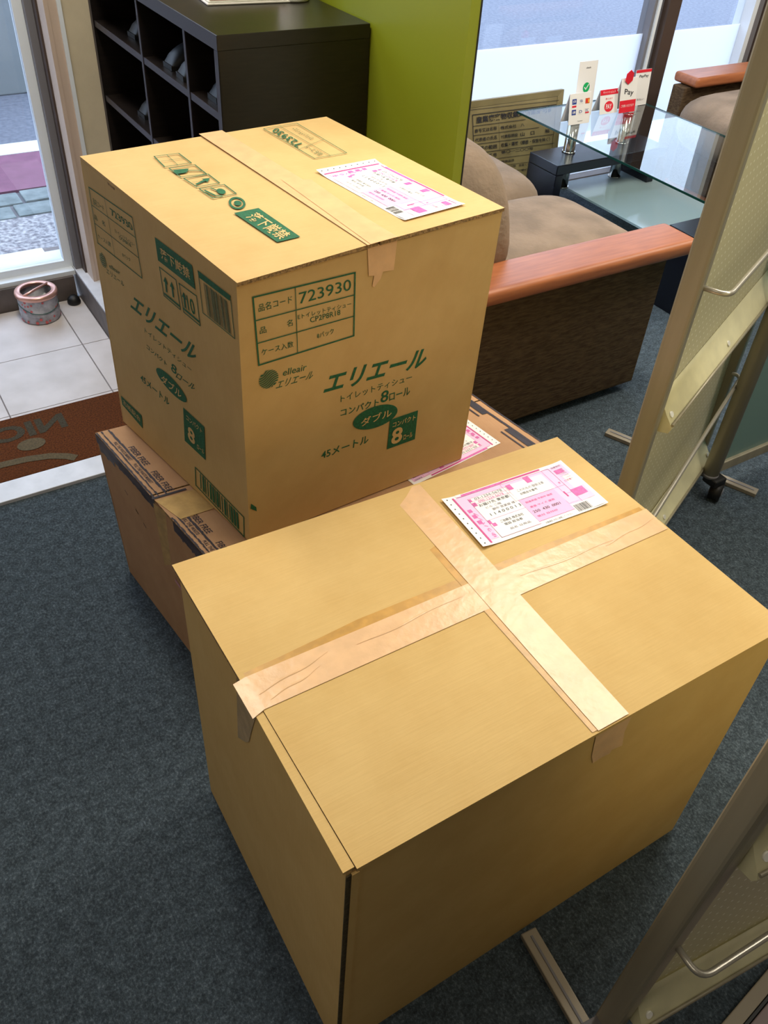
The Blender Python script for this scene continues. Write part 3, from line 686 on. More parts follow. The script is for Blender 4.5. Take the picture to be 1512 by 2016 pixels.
# stripes along the right edge
for (t0, t1) in ((.994, .999), (.968, .976)):
    p.build('edge_stripe', cl)
    for i in range(24):
        a = .1 + .89 * i / 24; j = random.uniform(-.001, .001)
        p.quad([(a, t0 + j), (a + .038, t0 + j), (a + .038, t1 + j), (a, t1 + j)], DINK)
p.build('edge_stripe', cl); p.line([(.985, .966), (.985, 1.0)], .005, DINK); p.build('edge_stripe', cl)
for s0, s1 in ((.46, .60), (.74, .94)):
    p.build('printed_patch', cl); p.quad([(s0, .950), (s1, .950), (s1, .968), (s0, .968)], DINK); p.line([(s0 + .01, .936), (s1, .936)], .004, DINK)
    p.text('FIBER FREE', [(s1 - .01, .964), (s0 + .01, .964), (s1 - .01, .953)], KRAFT_L, 1, .001)
p.build('printed_patch', cl)
# dark stripe wrapped over the left top edge, on the side wall
fLs = bilin((.298, 1.502, 0), (.352, 1.02, 0), (.352, 1.03, ZL), (.288, 1.517, ZL))
p = Print(fLs, .49, ZL)
for (a0, a1) in ((.0, .53), (.68, 1.0)):
    p.build('edge_stripe', cl)
    for i in range(26):
        a = a0 + (a1 - a0) * i / 26; c = a0 + (a1 - a0) * (i + 1) / 26; j = random.uniform(-.008, .008)
        p.quad([(a, .935 + j - (.03 if .02 < a < .15 else 0)), (c, .935 + j - (.03 if .02 < a < .15 else 0)), (c, .998), (a, .998)], mat('rubbed_ink', (84, 72, 78), .5, rgb2=(40, 32, 44), scale=60, stretch=(1, .3, 1)))
p.build('edge_stripe', cl)
for (s0, t0) in ((.22, .80), (.30, .74), (.36, .70), (.83, .80), (.90, .77)):
    p.line([(s0, t0), (s0 + .02, t0 - .012)], .0025, DINK); p.build('ink_scuff', cl)
p.quad([(.60, .52), (.80, .47), (.80, .50), (.60, .545)], mat('pink_smear', (196, 140, 150), .6))
p.build('pink_smear', cl)
f2 = bilin((.322, 1.252, ZL), (.345, 1.181, ZL), (.46, 1.180, ZL), (.44, 1.250, ZL))
b = MB(); b.patch(lambda s, t: f2(s, t, .0012), 4, 4, CLTAPE)
f3 = bilin((.325, 1.252, ZL - .17), (.350, 1.181, ZL - .12), (.345, 1.181, ZL), (.322, 1.252, ZL)); b.patch(lambda s, t: f3(s, t, .006), 4, 4, CLTAPE)
b.build('packing_tape', cl)['label'] = 'brown tape folded over the box edge'

# --- green-printed toilet tissue carton standing on it
ZT = .948; ZB = .409
ct = thing('cardboard_box', 'tan cardboard box with green Japanese print, standing on the brown box', 'box', (.65, 1.3, ZB))
Ttop = [(.419, 1.017), (.926, 1.074), (.875, 1.597), (.367, 1.563)]; Tbot = [(.432, 1.061), (.926, 1.086), (.868, 1.565), (.352, 1.528)]
carton(ct, Ttop, Tbot, ZT, ZB, KRAFT_T)
flap(ct, [(.421, 1.02), (.924, 1.076), (.920, 1.22), (.405, 1.18)], ZT - .0065, .004, KRAFT_T, 'inner_flap')
flap(ct, [(.380, 1.42), (.89, 1.45), (.873, 1.592), (.369, 1.559)], ZT - .0065, .004, KRAFT_T, 'inner_flap')
flap(ct, [(.419, 1.014), (.662, 1.041), (.614, 1.580), (.367, 1.563)], ZT, .006, KRAFT_T, lift=(0, .003, .001, 0), hinge=(3,))
flap(ct, [(.666, 1.041), (.928, 1.072), (.877, 1.600), (.618, 1.580)], ZT, .006, KRAFT_T, lift=(.003, .001, 0, .001), hinge=(1,))
Z = ZT + .0035
strip(ct, [(.641, 1.036, Z), (.698, 1.043, Z), (.645, 1.588, Z), (.597, 1.585, Z)], TAPE, .0006)
strip(ct, [(.646, 1.036, Z), (.690, 1.041, Z), (.684, 1.30, Z), (.637, 1.32, Z)], TAPE, .0012)
fTF = bilin((.432, 1.061, ZB), (.926, 1.086, ZB), (.926, 1.074, ZT), (.419, 1.017, ZT))
fTL = bilin((.352, 1.528, ZB), (.432, 1.061, ZB), (.419, 1.017, ZT), (.367, 1.563, ZT))
fTT = bilin((.367, 1.563, ZT), (.419, 1.017, ZT), (.926, 1.074, ZT), (.875, 1.597, ZT))
b = MB(); uv = [(.443, .998), (.556, .998), (.553, .90), (.510, .905), (.503, .885), (.480, .862), (.472, .868), (.476, .90), (.455, .905)]
vs = [fTF(u, v, .0012) for u, v in uv]; b.add(vs, [tuple(range(len(vs)))], TAPE); b.build('tape_end', ct)
p = Print(fTF, .50, .54); p.run(PR['TF'], GREEN, KINK, parent=ct)
p = Print(fTL, .51, .54); p.run(PR['TL'], GREEN, KINK, FGREEN, parent=ct)
p = Print(lambda s, t, k=0: fTT(s, t, k + .0022), .55, .51); p.run(PR['TT'], GREEN, KINK, parent=ct)

# --- pink delivery forms
def form(root, TL, TR, BR, BL, z, seed, curl=.004):
    f0 = bilin((*BL, z), (*BR, z), (*TR, z), (*TL, z)); L_ = .246
    def f(u, v, k=0):
        c = curl * (max(0, .16 - u) / .16) ** 2 + curl * .6 * (max(0, u - .9) / .1) ** 2
        return f0(u, v, k + .0008 + c)
    b = MB(); b.patch(lambda s, t: f(s, t), 30, 8, PAPER); b.patch(lambda s, t: f(1 - s, t, -.0003), 30, 8, PAPER)
    pap = b.build('shipping_form', root); pap['label'] = 'pink and white delivery form'
    p = Print(f, .246, .124); rnd = random.Random(seed); K = .0003; K2 = .0005; K3 = .0007
    R = lambda u0, u1, v0, v1, m, k=K: p.quad([(u0, v0), (u1, v0), (u1, v1), (u0, v1)], m, k)
    B = lambda u0, u1, v0, v1, m=PINK, w=.0006, k=K2: p.line([(u0, v0), (u1, v0), (u1, v1), (u0, v1), (u0, v0)], w, m, k)
    R(.155, .975, .20, .94, LPINK)
    R(.085, .155, .08, .94, LPINK)
    R(.165, .47, .06, .865, PAPER, K2); R(.471, .78, .56, .88, PAPER, K2)                   # writing fields
    R(.471, .76, .10, .555, mat('form_pink_tint', (244, 184, 226), .6), K2)
    R(.105, .47, .945, .985, PINK, K2); R(.47, .80, .955, .985, DPINK, K2)
    R(.070, .084, .03, .96, DPINK, K2)
    R(.105, .15, .955, 1.0, PAPER, K3)
    for i in range(10): p.ell([(.026, .04 + i * .100), (.036, .04 + i * .100), (.026, .062 + i * .100)], BLACK, K2, 12)
    B(.165, .47, .06, .865, DPINK); B(.47, .86, .10, .56); B(.45, .86, .56, .93); B(.80, .86, .40, .93); p.line([(.165, .74), (.47, .74)], .0006, PINK, K3); p.line([(.165, .80), (.47, .80)], .0005, PINK, K3); p.line([(.165, .40), (.47, .40)], .0006, PINK, K3)
    for (u0, u1, v0, v1) in ((.475, .515, .78, .885), (.635, .680, .80, .93), (.165, .195, .70, .775), (.165, .185, .80, .855), (.165, .185, .33, .40), (.175, .205, .27, .33), (.10, .13, .62, .68), (.10, .13, .50, .57), (.10, .13, .38, .45), (.88, .95, .78, .86)): R(u0, u1, v0, v1, PINK, K3)
    for u0 in (.105, .105, .105): p.text('ゆうパック', [(.145, .10), (.145, .60), (.118, .10)], PINK, 1, K3); break
    R(.855, .955, .30, .44, PINK, K3); R(.761, .855, .22, .30, LPINK, K3); R(.80, .81, .34, .45, DPINK, K3)
    R(.90, .97, .45, .72, PAPER, K2)
    for (w, u, v, h, l, m) in (('03-1234-5678', .21, .81, .045, .22, GREYI), ('090-1234-5678', .22, .745, .04, .20, PINK), ('お届け先 東京都', .20, .665, .055, .24, BLACK), ('ビル 二階', .23, .60, .04, .12, GREYI), ('御中 営業部 様', .26, .535, .045, .18, GREYI),
                               ('1 1 4 0 0 0 1 3', .22, .455, .05, .24, BLACK), ('ご依頼主 株式会社', .24, .29, .05, .18, BLACK), ('電話 担当者', .25, .225, .045, .14, BLACK), ('品名 日用品', .26, .13, .04, .16, GREYI),
                               ('こわれもの 取扱注意', .52, .70, .05, .22, GREYI), ('お問合せ番号', .52, .63, .045, .14, BLACK), ('配達希望 午前中 指定', .50, .46, .035, .22, DPINK), ('重量 サイズ 運賃', .50, .36, .035, .2, DPINK),
                               ('250  430  0001', .49, .26, .045, .22, BLACK), ('受付 日付印', .49, .17, .035, .16, DPINK), ('郵便局控', .88, .90, .035, .08, GREYI), ('ご注意', .88, .60, .04, .06, DPINK), ('様', .83, .60, .04, .015, DPINK)):
        p.text(w, [(u, v), (u + l, v), (u, v + h)], m, 0, .0009)
    for i in range(6): p.text('一二三四五', [(.885, .84 - i * .045), (.955, .84 - i * .045), (.885, .862 - i * .045)], GREYI, 0, .0009)
    R(.761, .99, .02, .18, PAPER, K2); p.bars([(.77, .03), (.97, .03), (.97, .165), (.77, .165)], 30, BLACK, K3, seed)
    p.text('お客様控 大切に保管してください', [(.50, .025), (.72, .025), (.50, .06)], BLACK, 0, K3)
    o = p.mb.build('printed_lines', pap)
    return pap
form(cf, (.670, .820), (.916, .810), (.913, .685), (.664, .697), ZF + .0014, 4)
form(ct, (.835, 1.339), (.870, 1.105), (.741, 1.089), (.711, 1.332), ZT + .002, 5)
def perp(a, c, L1, L2):
    d = (Vector(c) - Vector(a)).normalized(); n = Vector((-d.y, d.x)); return d * L1, n * L2
form(cl, (1.036, 1.093), (.792, 1.060), (.776, 1.184), (1.020, 1.217), ZL, 6, curl=.0005)

# ================================================================= DOORMAT, TIN, DOORSTOP
b = MB(); b.rbox(-1.2, .555, 1.965, 2.246, .0006, .009, .003, MATB); dm = tag(b.build('doormat'), 'rust brown coir doormat with faded grey smiley print by the entrance tiles', 'doormat')
fm = bilin((.50, 2.24, .0092), (-.30, 2.24, .0092), (-.30, 1.97, .0092), (.50, 1.97, .0092))
p = Print(fm, .8, .27)
p.text('NICE DAY', [(.205, .40), (.85, .40), (.205, .12)], MATT, 3)
p.ell([(.30, .64), (.395, .64), (.30, .44)], MATG)
p.band([(.235, .97), (.26, .90), (.31, .82), (.38, .77), (.46, .75), (.54, .76), (.62, .80), (.70, .90), (.74, .97)], .026, MATG)
p.build('faded_print', dm)

tn = thing('ash_can', 'round floral tin with pink metal rim and bar handle on the entrance tiles', 'tin', (.44, 2.80, .004))
X, Y = .437, 2.802
b = MB(); b.lathe(X, Y, [(.0, .0045), (.059, .0045), (.063, .010), (.064, .034), (.0655, .036), (.064, .038), (.064, .088), (.066, .093), (.061, .093), (.061, .01), (0, .01)], CANB); b.build('tin_body', tn)
b = MB(); b.lathe(X, Y, [(.063, .088), (.0685, .091), (.0695, .097), (.068, .103), (.064, .106), (.050, .105), (.049, .102), (.058, .100), (.060, .09)], CAN1); b.build('rim', tn)
b = MB(); b.tube([(X - .046, Y - .030, .104), (X, Y, .105), (X + .046, Y + .030, .104)], .0045, CAN1); b.build('bar_handle', tn)
b = MB(); rnd = random.Random(2)
for i in range(26):
    a = rnd.uniform(PI, 2 * PI); z = rnd.choice((.066, .072, .078, .022, .014, .05)) + rnd.uniform(-.003, .003); r0 = rnd.uniform(.003, .0055)
    c = Vector((X + .0645 * math.cos(a), Y + .0645 * math.sin(a), z * 1.08)); tv = Vector((-math.sin(a), math.cos(a), 0)); nv = Vector((math.cos(a), math.sin(a), 0)) * .0006
    b.add([c + nv + tv * r0 * math.cos(q * PI / 4) + Vector((0, 0, 1)) * r0 * math.sin(q * PI / 4) for q in range(8)], [tuple(range(8))], CANR)
b.build('painted_flowers', tn)
b = MB(); b.tube([(X + .0650 * math.cos(a), Y + .0650 * math.sin(a), .067 - .022 * math.sin((a - PI) * 1.0) + (.004 if a < PI * 1.3 else 0)) for a in [PI * (1.02 + .9 * i / 16) for i in range(17)]], .0013, CANG, 6); b.build('painted_stem', tn)
b = MB()
for i in range(9):
    b.rbox(-.012, .012, -.004, .004, -.003, .003, .0015, mat('cigarette_stub', (206, 196, 180), .8), 2, Matrix.Translation((X + rnd.uniform(-.034, .034), Y + rnd.uniform(-.034, .034), .058 + .006 * (i % 3))) @ Matrix.Rotation(rnd.uniform(0, 3), 4, 'Z'))
b.lathe(X, Y, [(0, .05), (.03, .055), (.0575, .052)], mat('ash', (120, 112, 104), .95, var=.4, scale=200)); b.build('ash_contents', tn)

b = MB(); b.lathe(.562, 2.848, [(0, .004), (.021, .004), (.023, .011), (.020, .024), (.011, .033), (0, .035)], RUBBER, 24); tag(b.build('doorstop'), 'small round black rubber doorstop on the tiles beside the plinth', 'doorstop')

# ================================================================= SHOE CABINET
cb = thing('shoe_cabinet', 'dark walnut open shoe cabinet standing against the lime partition', 'cabinet', (.94, 2.31, .1))
x0, x1, y0, y1, z0, z1 = .752, 1.122, 1.846, 2.785, .1, 1.05
b = MB(); b.rbox(x0, x1, y0, y1, z1 - .030, z1, .0015, DWOOD); b.box(x0 - .0008, x0 + .002, y0 + .001, y1, z1 - .0295, z1 - .001, DEDGE); b.build('top_board', cb)
for ya in (y0 + .002, y1 - .022):
    b = MB(); b.box(x0 + .001, x1, ya, ya + .02, z0, z1 - .0305, DWOOD); b.box(x0 + .0002, x0 + .0022, ya, ya + .02, z0, z1 - .031, DEDGE); b.build('side_panel', cb)
b = MB(); b.box(x1 - .012, x1 - .001, y0 + .022, y1 - .022, z0, z1 - .0305, DWOOD); b.build('back_panel', cb)
cols = [y0 + .022, 2.045, 2.362, y1 - .022]
for yd in cols[1:3]:
    b = MB(); b.box(x0 + .004, x1 - .012, yd - .006, yd + .006, z0, z1 - .0305, DWOOD); b.box(x0 + .002, x0 + .0042, yd - .006, yd + .006, z0, z1 - .031, DEDGE); b.build('divider', cb)
levels = [.11, .300, .495, .690, .890]
for zs in levels:
    for i in range(3):
        ya = cols[i] + (.006 if i else 0); yb = cols[i + 1] - (.006 if i < 2 else 0)
        b = MB(); b.box(x0 + .006, x1 - .012, ya + .0005, yb - .0005, zs - .016, zs, DWOOD); b.box(x0 + .004, x0 + .0062, ya + .0005, yb - .0005, zs - .016, zs, DEDGE); b.build('shelf', cb)

def slipper(x, y, z, rot, label):
    t = thing('slipper', label, 'slipper', (x, y, z), rot, 'dark slippers in the shoe cabinet')
    b = MB(); n = 14; prof = []
    for i in range(n + 1):
        s = i / n; w = .040 * (math.sin(PI * min(1, .12 + s * .95)) ** .45) * (1 - .18 * math.sin(PI * s) ** 4); prof.append((s * .24, w))
    vs = []
    for (xx, w) in prof: vs += [(xx, -w, 0), (xx, -w, .012), (xx, w, .012), (xx, w, 0)]
    fs = [(4 * i + a, 4 * i + 4 + a, 4 * i + 4 + (a + 1) % 4, 4 * i + (a + 1) % 4) for i in range(n) for a in range(4)] + [(0, 1, 2, 3), (4 * n + 3, 4 * n + 2, 4 * n + 1, 4 * n)]
    b.add(vs, fs, RUBBER, False); b.build('sole', t, (0, 0, 0))
    b = MB()      # vamp: an arched toe cover
    def f(u, v):
        xx = .002 + .125 * u; w = .041 * (math.sin(PI * min(1, .12 + xx / .24 * .95)) ** .45); a = PI * v
        h = .050 * (math.sin(PI / 2 * min(1, u * 1.4)) ** .5)
        return (xx, -w * math.cos(a), .010 + h * math.sin(a) ** .8)
    b.patch(f, 10, 14, SLIP); b.build('toe_cover', t, (0, 0, 0))
    return t
slipper(.775, 2.235, .8905, .05, 'dark slipper lying in the middle top cubby, nearer the door')
slipper(.770, 2.140, .8905, -.04, 'dark slipper lying in the middle top cubby, nearer the viewer')
slipper(.790, 2.545, .8905, .06, 'dark slipper lying in the far top cubby')
slipper(.775, 1.955, .8905, 0, 'dark slipper lying in the near top cubby')
slipper(.785, 2.530, .6905, .05, 'dark slipper lying in the far cubby of the second row')

pp = thing('paper_stack', 'thin stack of white printed booklets on top of the dark cabinet', 'booklet', (.95, 2.2, 1.05))
for i, (dx, dy, m) in enumerate(((0, 0, CARD), (.004, .003, WHITE), (.008, .004, mat('flyer', (236, 214, 200), .5, rgb2=(226, 160, 140), scale=18)))):
    b = MB(); T = Matrix.Translation((.838 + dx, 2.100 + dy, 0)) @ Matrix.Rotation(-.10, 4, 'Z'); b.rbox(0, .228, 0, .30, 1.0505 + i * .004, 1.0542 + i * .004, .0008, m, 1, T); b.build('booklet', pp)
b = MB(); b.lathe(1.062, 2.115, [(0, 1.0505), (.041, 1.0505), (.0425, 1.053), (.0425, 1.060), (.040, 1.0615), (.034, 1.062), (.033, 1.066), (.033, 1.14), (.030, 1.14), (.030, 1.068), (0, 1.067)], WHITE); tag(b.build('round_container'), 'round white plastic container on the cabinet beside the lime partition', 'container')

# ================================================================= LIME PARTITION
lp = thing('partition', 'tall lime green partition panel between shoe cabinet and sofa', 'partition', (1.14, 2.2, 0))
b = MB(); b.box(1.1265, 1.150, 1.487, 2.86, .012, 1.78, LIME); b.build('panel_board', lp)
b = MB(); b.box(1.150, 1.154, 1.4865, 2.86, .012, 1.78, RUBBER); b.build('edge_trim', lp)
b = MB(); b.box(1.12, 1.156, 1.50, 1.56, 0, .012, RUBBER); b.build('foot', lp)
b = MB(); b.box(1.12, 1.156, 2.78, 2.84, 0, .012, RUBBER); b.build('foot', lp)

# ================================================================= SOFAS
def cushion(root, name, c, size, m, dome=.35, T=None, n=16):
    """soft pillow block: superellipsoid with flat-ish sides"""
    sx, sy, sz = size; b = MB(); vs = []
    for j in range(n + 1):
        ph = -PI / 2 + PI * j / n
        for i in range(2 * n):
            th = PI * i / n
            def sg(v, e): return math.copysign(abs(v) ** e, v)
            vs.append(Vector((sx * sg(math.cos(ph), dome) * sg(math.cos(th), dome), sy * sg(math.cos(ph), dome) * sg(math.sin(th), dome), sz * sg(math.sin(ph), .8))))
    M_ = Matrix.Translation(c) @ (T or Matrix())
    vs = [M_ @ v for v in vs]; w = 2 * n
    b.add(vs, [(j * w + i, j * w + (i + 1) % w, (j + 1) * w + (i + 1) % w, (j + 1) * w + i) for j in range(n) for i in range(w)], m, True)
    return b.build(name, root)
def sofa(label, x_back, x_front, ya, yb, mirror, seats, xarm):
    """x_front faces the table; arms at y = ya and yb"""
    t = thing('sofa', label, 'sofa', ((x_back + x_front) / 2, (ya + yb) / 2, 0))
    s = -1 if mirror else 1
    lo, hi = min(x_back, x_front), max(x_back, x_front)
    for (y0_, y1_) in ((ya, ya + .10), (yb - .10, yb)):
        b = MB(); b.rbox(lo + .02, hi - .0, y0_ + .015, y1_ - .01, .03, .465, .008, VELD); a = b.build('arm_panel', t)
        b = MB()
        X0, X1 = (lo + .0, xarm) if not mirror else (xarm, hi)
        b.rbox(X0, X1, y0_ - .025, y1_ + .02, .468, .512, .019, WOOD, 5); b.build('arm_cap', t)
    b = MB(); b.rbox(lo + .04, hi - .03, ya + .10, yb - .10, .06, .26, .02, VELD); b.build('seat_base', t)
    b = MB(); b.rbox(lo + .05, hi - .04, ya + .08, yb - .08, .0, .06, .006, WOOD if mirror else RUBBER); b.build('plinth', t)
    b = MB(); b.rbox(min(x_back, x_back + s * .14), max(x_back, x_back + s * .14), ya + .10, yb - .10, .10, .62, .03, VELD); b.build('back_frame', t)
    for (y0_, y1_) in seats:
        cushion(t, 'seat_cushion', ((x_back + s * .16 + x_front + s * .085) / 2, (y0_ + y1_) / 2, .350), (abs(x_front - x_back - s * .075) / 2, (y1_ - y0_) / 2 - .002, .125), VEL, .36)
        cushion(t, 'back_cushion', (x_back + s * .205, (y0_ + y1_) / 2, .585), (.115, (y1_ - y0_) / 2 - .003, .20), VEL, .5, Matrix.Rotation(s * -.22, 4, 'Y'))
    return t
sofa('taupe velour sofa with orange wooden arm, in front of the lime partition', 1.165, 1.985, 1.525, 2.92, False, [(1.625, 2.12), (2.122, 2.82)], 2.055)
sofa('taupe armchair with wooden arm on the far side of the glass table', 4.15, 3.33, 1.93, 2.86, True, [(2.03, 2.76)], 3.375)

# ================================================================= GLASS TABLE
tb = thing('coffee_table', 'glass topped coffee table with black arched legs and frosted lower shelf', 'table', (2.8, 2.33, 0))
b = MB(); b.box(2.482, 3.105, 1.79, 2.88, .4285, .4295, TGLASS); o = b.build('glass_top', tb); o['label'] = 'clear glass top'
b = MB()
for (a, c, d, e) in ((2.480, 2.4825, 1.788, 2.882), (3.1045, 3.107, 1.788, 2.882)): b.box(a, c, d, e, .4225, .4305, GEDGE)
for (d, e) in ((1.788, 1.7905), (2.8795, 2.882)): b.box(2.480, 3.107, d, e, .4225, .4305, GEDGE)
b.build('glass_edge', tb)['label'] = 'dark green polished edge of the glass'
b = MB(); b.box(2.655, 3.12, 1.86, 2.74, .148, .156, FROST); b.build('lower_shelf', tb)['label'] = 'frosted glass lower shelf'
for (ya, yb) in ((2.585, 2.765), (1.80, 1.965)):
    b = MB(); b.rbox(2.485, 3.11, ya, yb, .262, .302, .003, BLK, 2); b.rbox(2.485, 2.525, ya, yb, 0, .262, .003, BLK, 2); b.rbox(3.03, 3.07, ya, yb, 0, .262, .003, BLK, 2); b.build('arched_leg', tb)
for y_ in (2.70, 1.88):
    for x_ in (2.64, 2.945):
        b = MB(); b.cyl(x_, y_, .156, .4225, .024, CHROME); b.cyl(x_, y_, .302, .308, .028, CHROME); b.cyl(x_, y_, .156, .162, .028, CHROME); b.cyl(x_, y_, .4225, .4275, .030, CHROME); b.build('chrome_post', tb)

# cards standing on the glass
ZG = .4308
def card(name, label, x, y, w, h, m=CARD, rot=0, depth=.05, tent=True):
    t = thing(name, label, 'display card', (x, y, ZG), rot)
    b = MB(); T = lambda a, z: (a, depth / 2 * (z / h) - depth / 2, z)
    b.add([(-w / 2, -depth / 2, 0), (w / 2, -depth / 2, 0), (w / 2, -depth / 2 + depth * .45, h), (-w / 2, -depth / 2 + depth * .45, h),
           (-w / 2, -depth / 2 + .0012, 0), (w / 2, -depth / 2 + .0012, 0), (w / 2, -depth / 2 + depth * .45 + .0012, h), (-w / 2, -depth / 2 + depth * .45 + .0012, h)],
          [(0, 1, 2, 3), (5, 4, 7, 6), (0, 4, 5, 1), (3, 2, 6, 7), (0, 3, 7, 4), (1, 5, 6, 2)], m)
    b.build('card_front', t, (0, 0, 0))
    if tent:
        b = MB(); b.add([(-w / 2, depth / 2, 0), (w / 2, depth / 2, 0), (w / 2, -depth * .03, h), (-w / 2, -depth * .03, h), (-w / 2, depth / 2 + .0012, 0), (w / 2, depth / 2 + .0012, 0), (w / 2, -depth * .03 + .0012, h), (-w / 2, -depth * .03 + .0012, h)],
              [(0, 1, 2, 3), (5, 4, 7, 6), (0, 4, 5, 1), (3, 2, 6, 7), (0, 3, 7, 4), (1, 5, 6, 2)], m); b.build('card_back', t, (0, 0, 0))
    p = Print(lambda s, q, k=0: Vector((-w / 2 + s * w, -depth / 2 + depth * .45 * q - .0004 - k, q * h)), w, h)
    return t, p
t, p = card('tent_card', 'small white folded card with rows of payment card emblems, nearest the glass corner', 2.618, 2.675, .112, .112)
for (u, v, m, tx) in ((.12, .66, NAVY, 'JCB'), (.44, .66, CARD, 'VISA'), (.74, .64, ORANGE, ''), (.12, .32, NAVY, 'AM'), (.44, .32, CARD, 'D'), (.74, .34, CARD, 'DC')):
    p.quad([(u, v), (u + .20, v), (u + .20, v + .17), (u, v + .17)], m, .0004)
    if tx: p.text(tx, [(u + .03, v + .04), (u + .17, v + .04), (u + .03, v + .13)], CARD if m is NAVY else NAVY, 1, .0008)
p.quad([(.12, .56), (.32, .56), (.32, .62), (.12, .62)], RED, .0004); p.ell([(.78, .66), (.86, .66), (.78, .78)], RED, .0008)
p.ell([(.85, .66), (.93, .66), (.85, .78)], mat('yellow_print', (240, 170, 60), .5), .001); p.quad([(.76, .33), (.94, .33), (.94, .37), (.76, .37)], RED, .0009)
p.text('Payment', [(.42, .08), (.66, .08), (.42, .12)], BLACK, 0, .0005); p.build('card_print', t, (0, 0, 0))
t, p = card('standing_card', 'tall white card with a green check mark, behind the folded payment card', 2.700, 2.745, .100, .205, tent=False, depth=.04)
p.ell([(.34, .44), (.70, .44), (.34, .62)], GCHK, .0004); p.line([(.43, .53), (.50, .495), (.62, .58)], .004, CARD, .0008)
p.text('使えます', [(.28, .34), (.76, .34), (.28, .39)], GREYI, 1, .0005); p.text('check', [(.38, .87), (.64, .87), (.38, .90)], BLACK, 1, .0005); p.build('card_print', t, (0, 0, 0))
t, p = card('tent_card', 'low card with a red heading band, between the check mark card and the Pay card', 2.835, 2.735, .100, .090)
p.quad([(0, .78), (1, .78), (1, 1), (0, 1)], RED, .0004); p.text('キャッシュレス', [(.15, .84), (.85, .84), (.15, .94)], CARD, 0, .0008)
p.ell([(.25, .08), (.75, .08), (.25, .52)], RED, .0004); p.text('PAY', [(.34, .20), (.66, .20), (.34, .40)], CARD, 1, .0008); p.text('使えます', [(.3, .58), (.7, .58), (.3, .66)], RED, 0, .0005); p.build('card_print', t, (0, 0, 0))
t, p = card('tent_card', 'white Pay card with a red lower band and a red hexagon on top', 2.925, 2.72, .092, .130)
p.quad([(0, 0), (1, 0), (1, .36), (0, .36)], RED, .0004); p.text('ご利用いただけます', [(.1, .16), (.9, .16), (.1, .24)], CARD, 0, .0008); p.text('Pay', [(.24, .50), (.80, .44), (.24, .70)], BLACK, 1, .0005); p.build('card_print', t, (0, 0, 0))
b = MB(); hx = [(-.010 + .023 * math.cos(PI / 6 + i * PI / 3), .028 * math.sin(PI / 6 + i * PI / 3)) for i in range(6)]
b.add([(a, -.010, .134 + c) for a, c in hx] + [(a, -.008, .134 + c) for a, c in hx], [tuple(range(6)), tuple(range(11, 5, -1))] + [(i, (i + 1) % 6, 6 + (i + 1) % 6, 6 + i) for i in range(6)], RED)
b.build('hexagon_tag', t, (0, 0, 0))['label'] = 'red hexagonal top piece'
t, p = card('standing_card', 'white card with a red top band, tucked behind the Pay card against the mullion', 3.048, 2.765, .090, .140, tent=False, depth=.03)
p.quad([(0, .92), (1, .92), (1, 1), (0, 1)], RED, .0004); p.build('red_band', t, (0, 0, 0)); p.text('PayPay', [(.25, .76), (.85, .76), (.25, .86)], BLACK, 1, .0005); p.text('支払い', [(.3, .14), (.8, .14), (.3, .2)], GREYI, 0, .0005); p.build('card_print', t, (0, 0, 0))

# brass sign leaning on the window
sg = thing('sign_board', 'brass coloured Japanese licence board leaning against the window', 'sign', (2.55, 2.96, 0))
P0 = [Vector(v) for v in ((2.28, 2.94, 0.001), (2.82, 2.94, 0.001), (2.82, 2.99, .455), (2.28, 2.99, .455))]
f = bilin(*P0); b = MB(); b.patch(lambda s, t: f(s, t, 0), 4, 4, GOLD, False); b.patch(lambda s, t: f(1 - s, t, -.012), 4, 4, GOLD, False)
for (s0, t0, s1, t1) in ((0, 0, 1, 0), (1, 0, 1, 1), (1, 1, 0, 1), (0, 1, 0, 0)): b.add([f(s0, t0, -.012), f(s1, t1, -.012), f(s1, t1), f(s0, t0)], [(0, 1, 2, 3)], GOLD)
b.build('brass_board', sg)
b = MB(); w = .055
for q in (((0, 0), (1, 0), (1 - w, w), (w, w)), ((1, 0), (1, 1), (1 - w, 1 - w), (1 - w, w)), ((1, 1), (0, 1), (w, 1 - w), (1 - w, 1 - w)), ((0, 1), (0, 0), (w, w), (w, 1 - w))):
    b.add([f(*q[0], .006), f(*q[1], .006), f(*q[2], .002), f(*q[3], .002)], [(0, 1, 2, 3)], GOLD); b.add([f(*q[0], 0), f(*q[1], 0), f(*q[1], .006), f(*q[0], .006)], [(0, 1, 2, 3)], GOLD)
b.build('sign_frame', sg)
p = Print(lambda s, t, k=0: f(s, t, k + .0022), .54, .457); p.run(PR['SG'], BLACK, parent=sg)

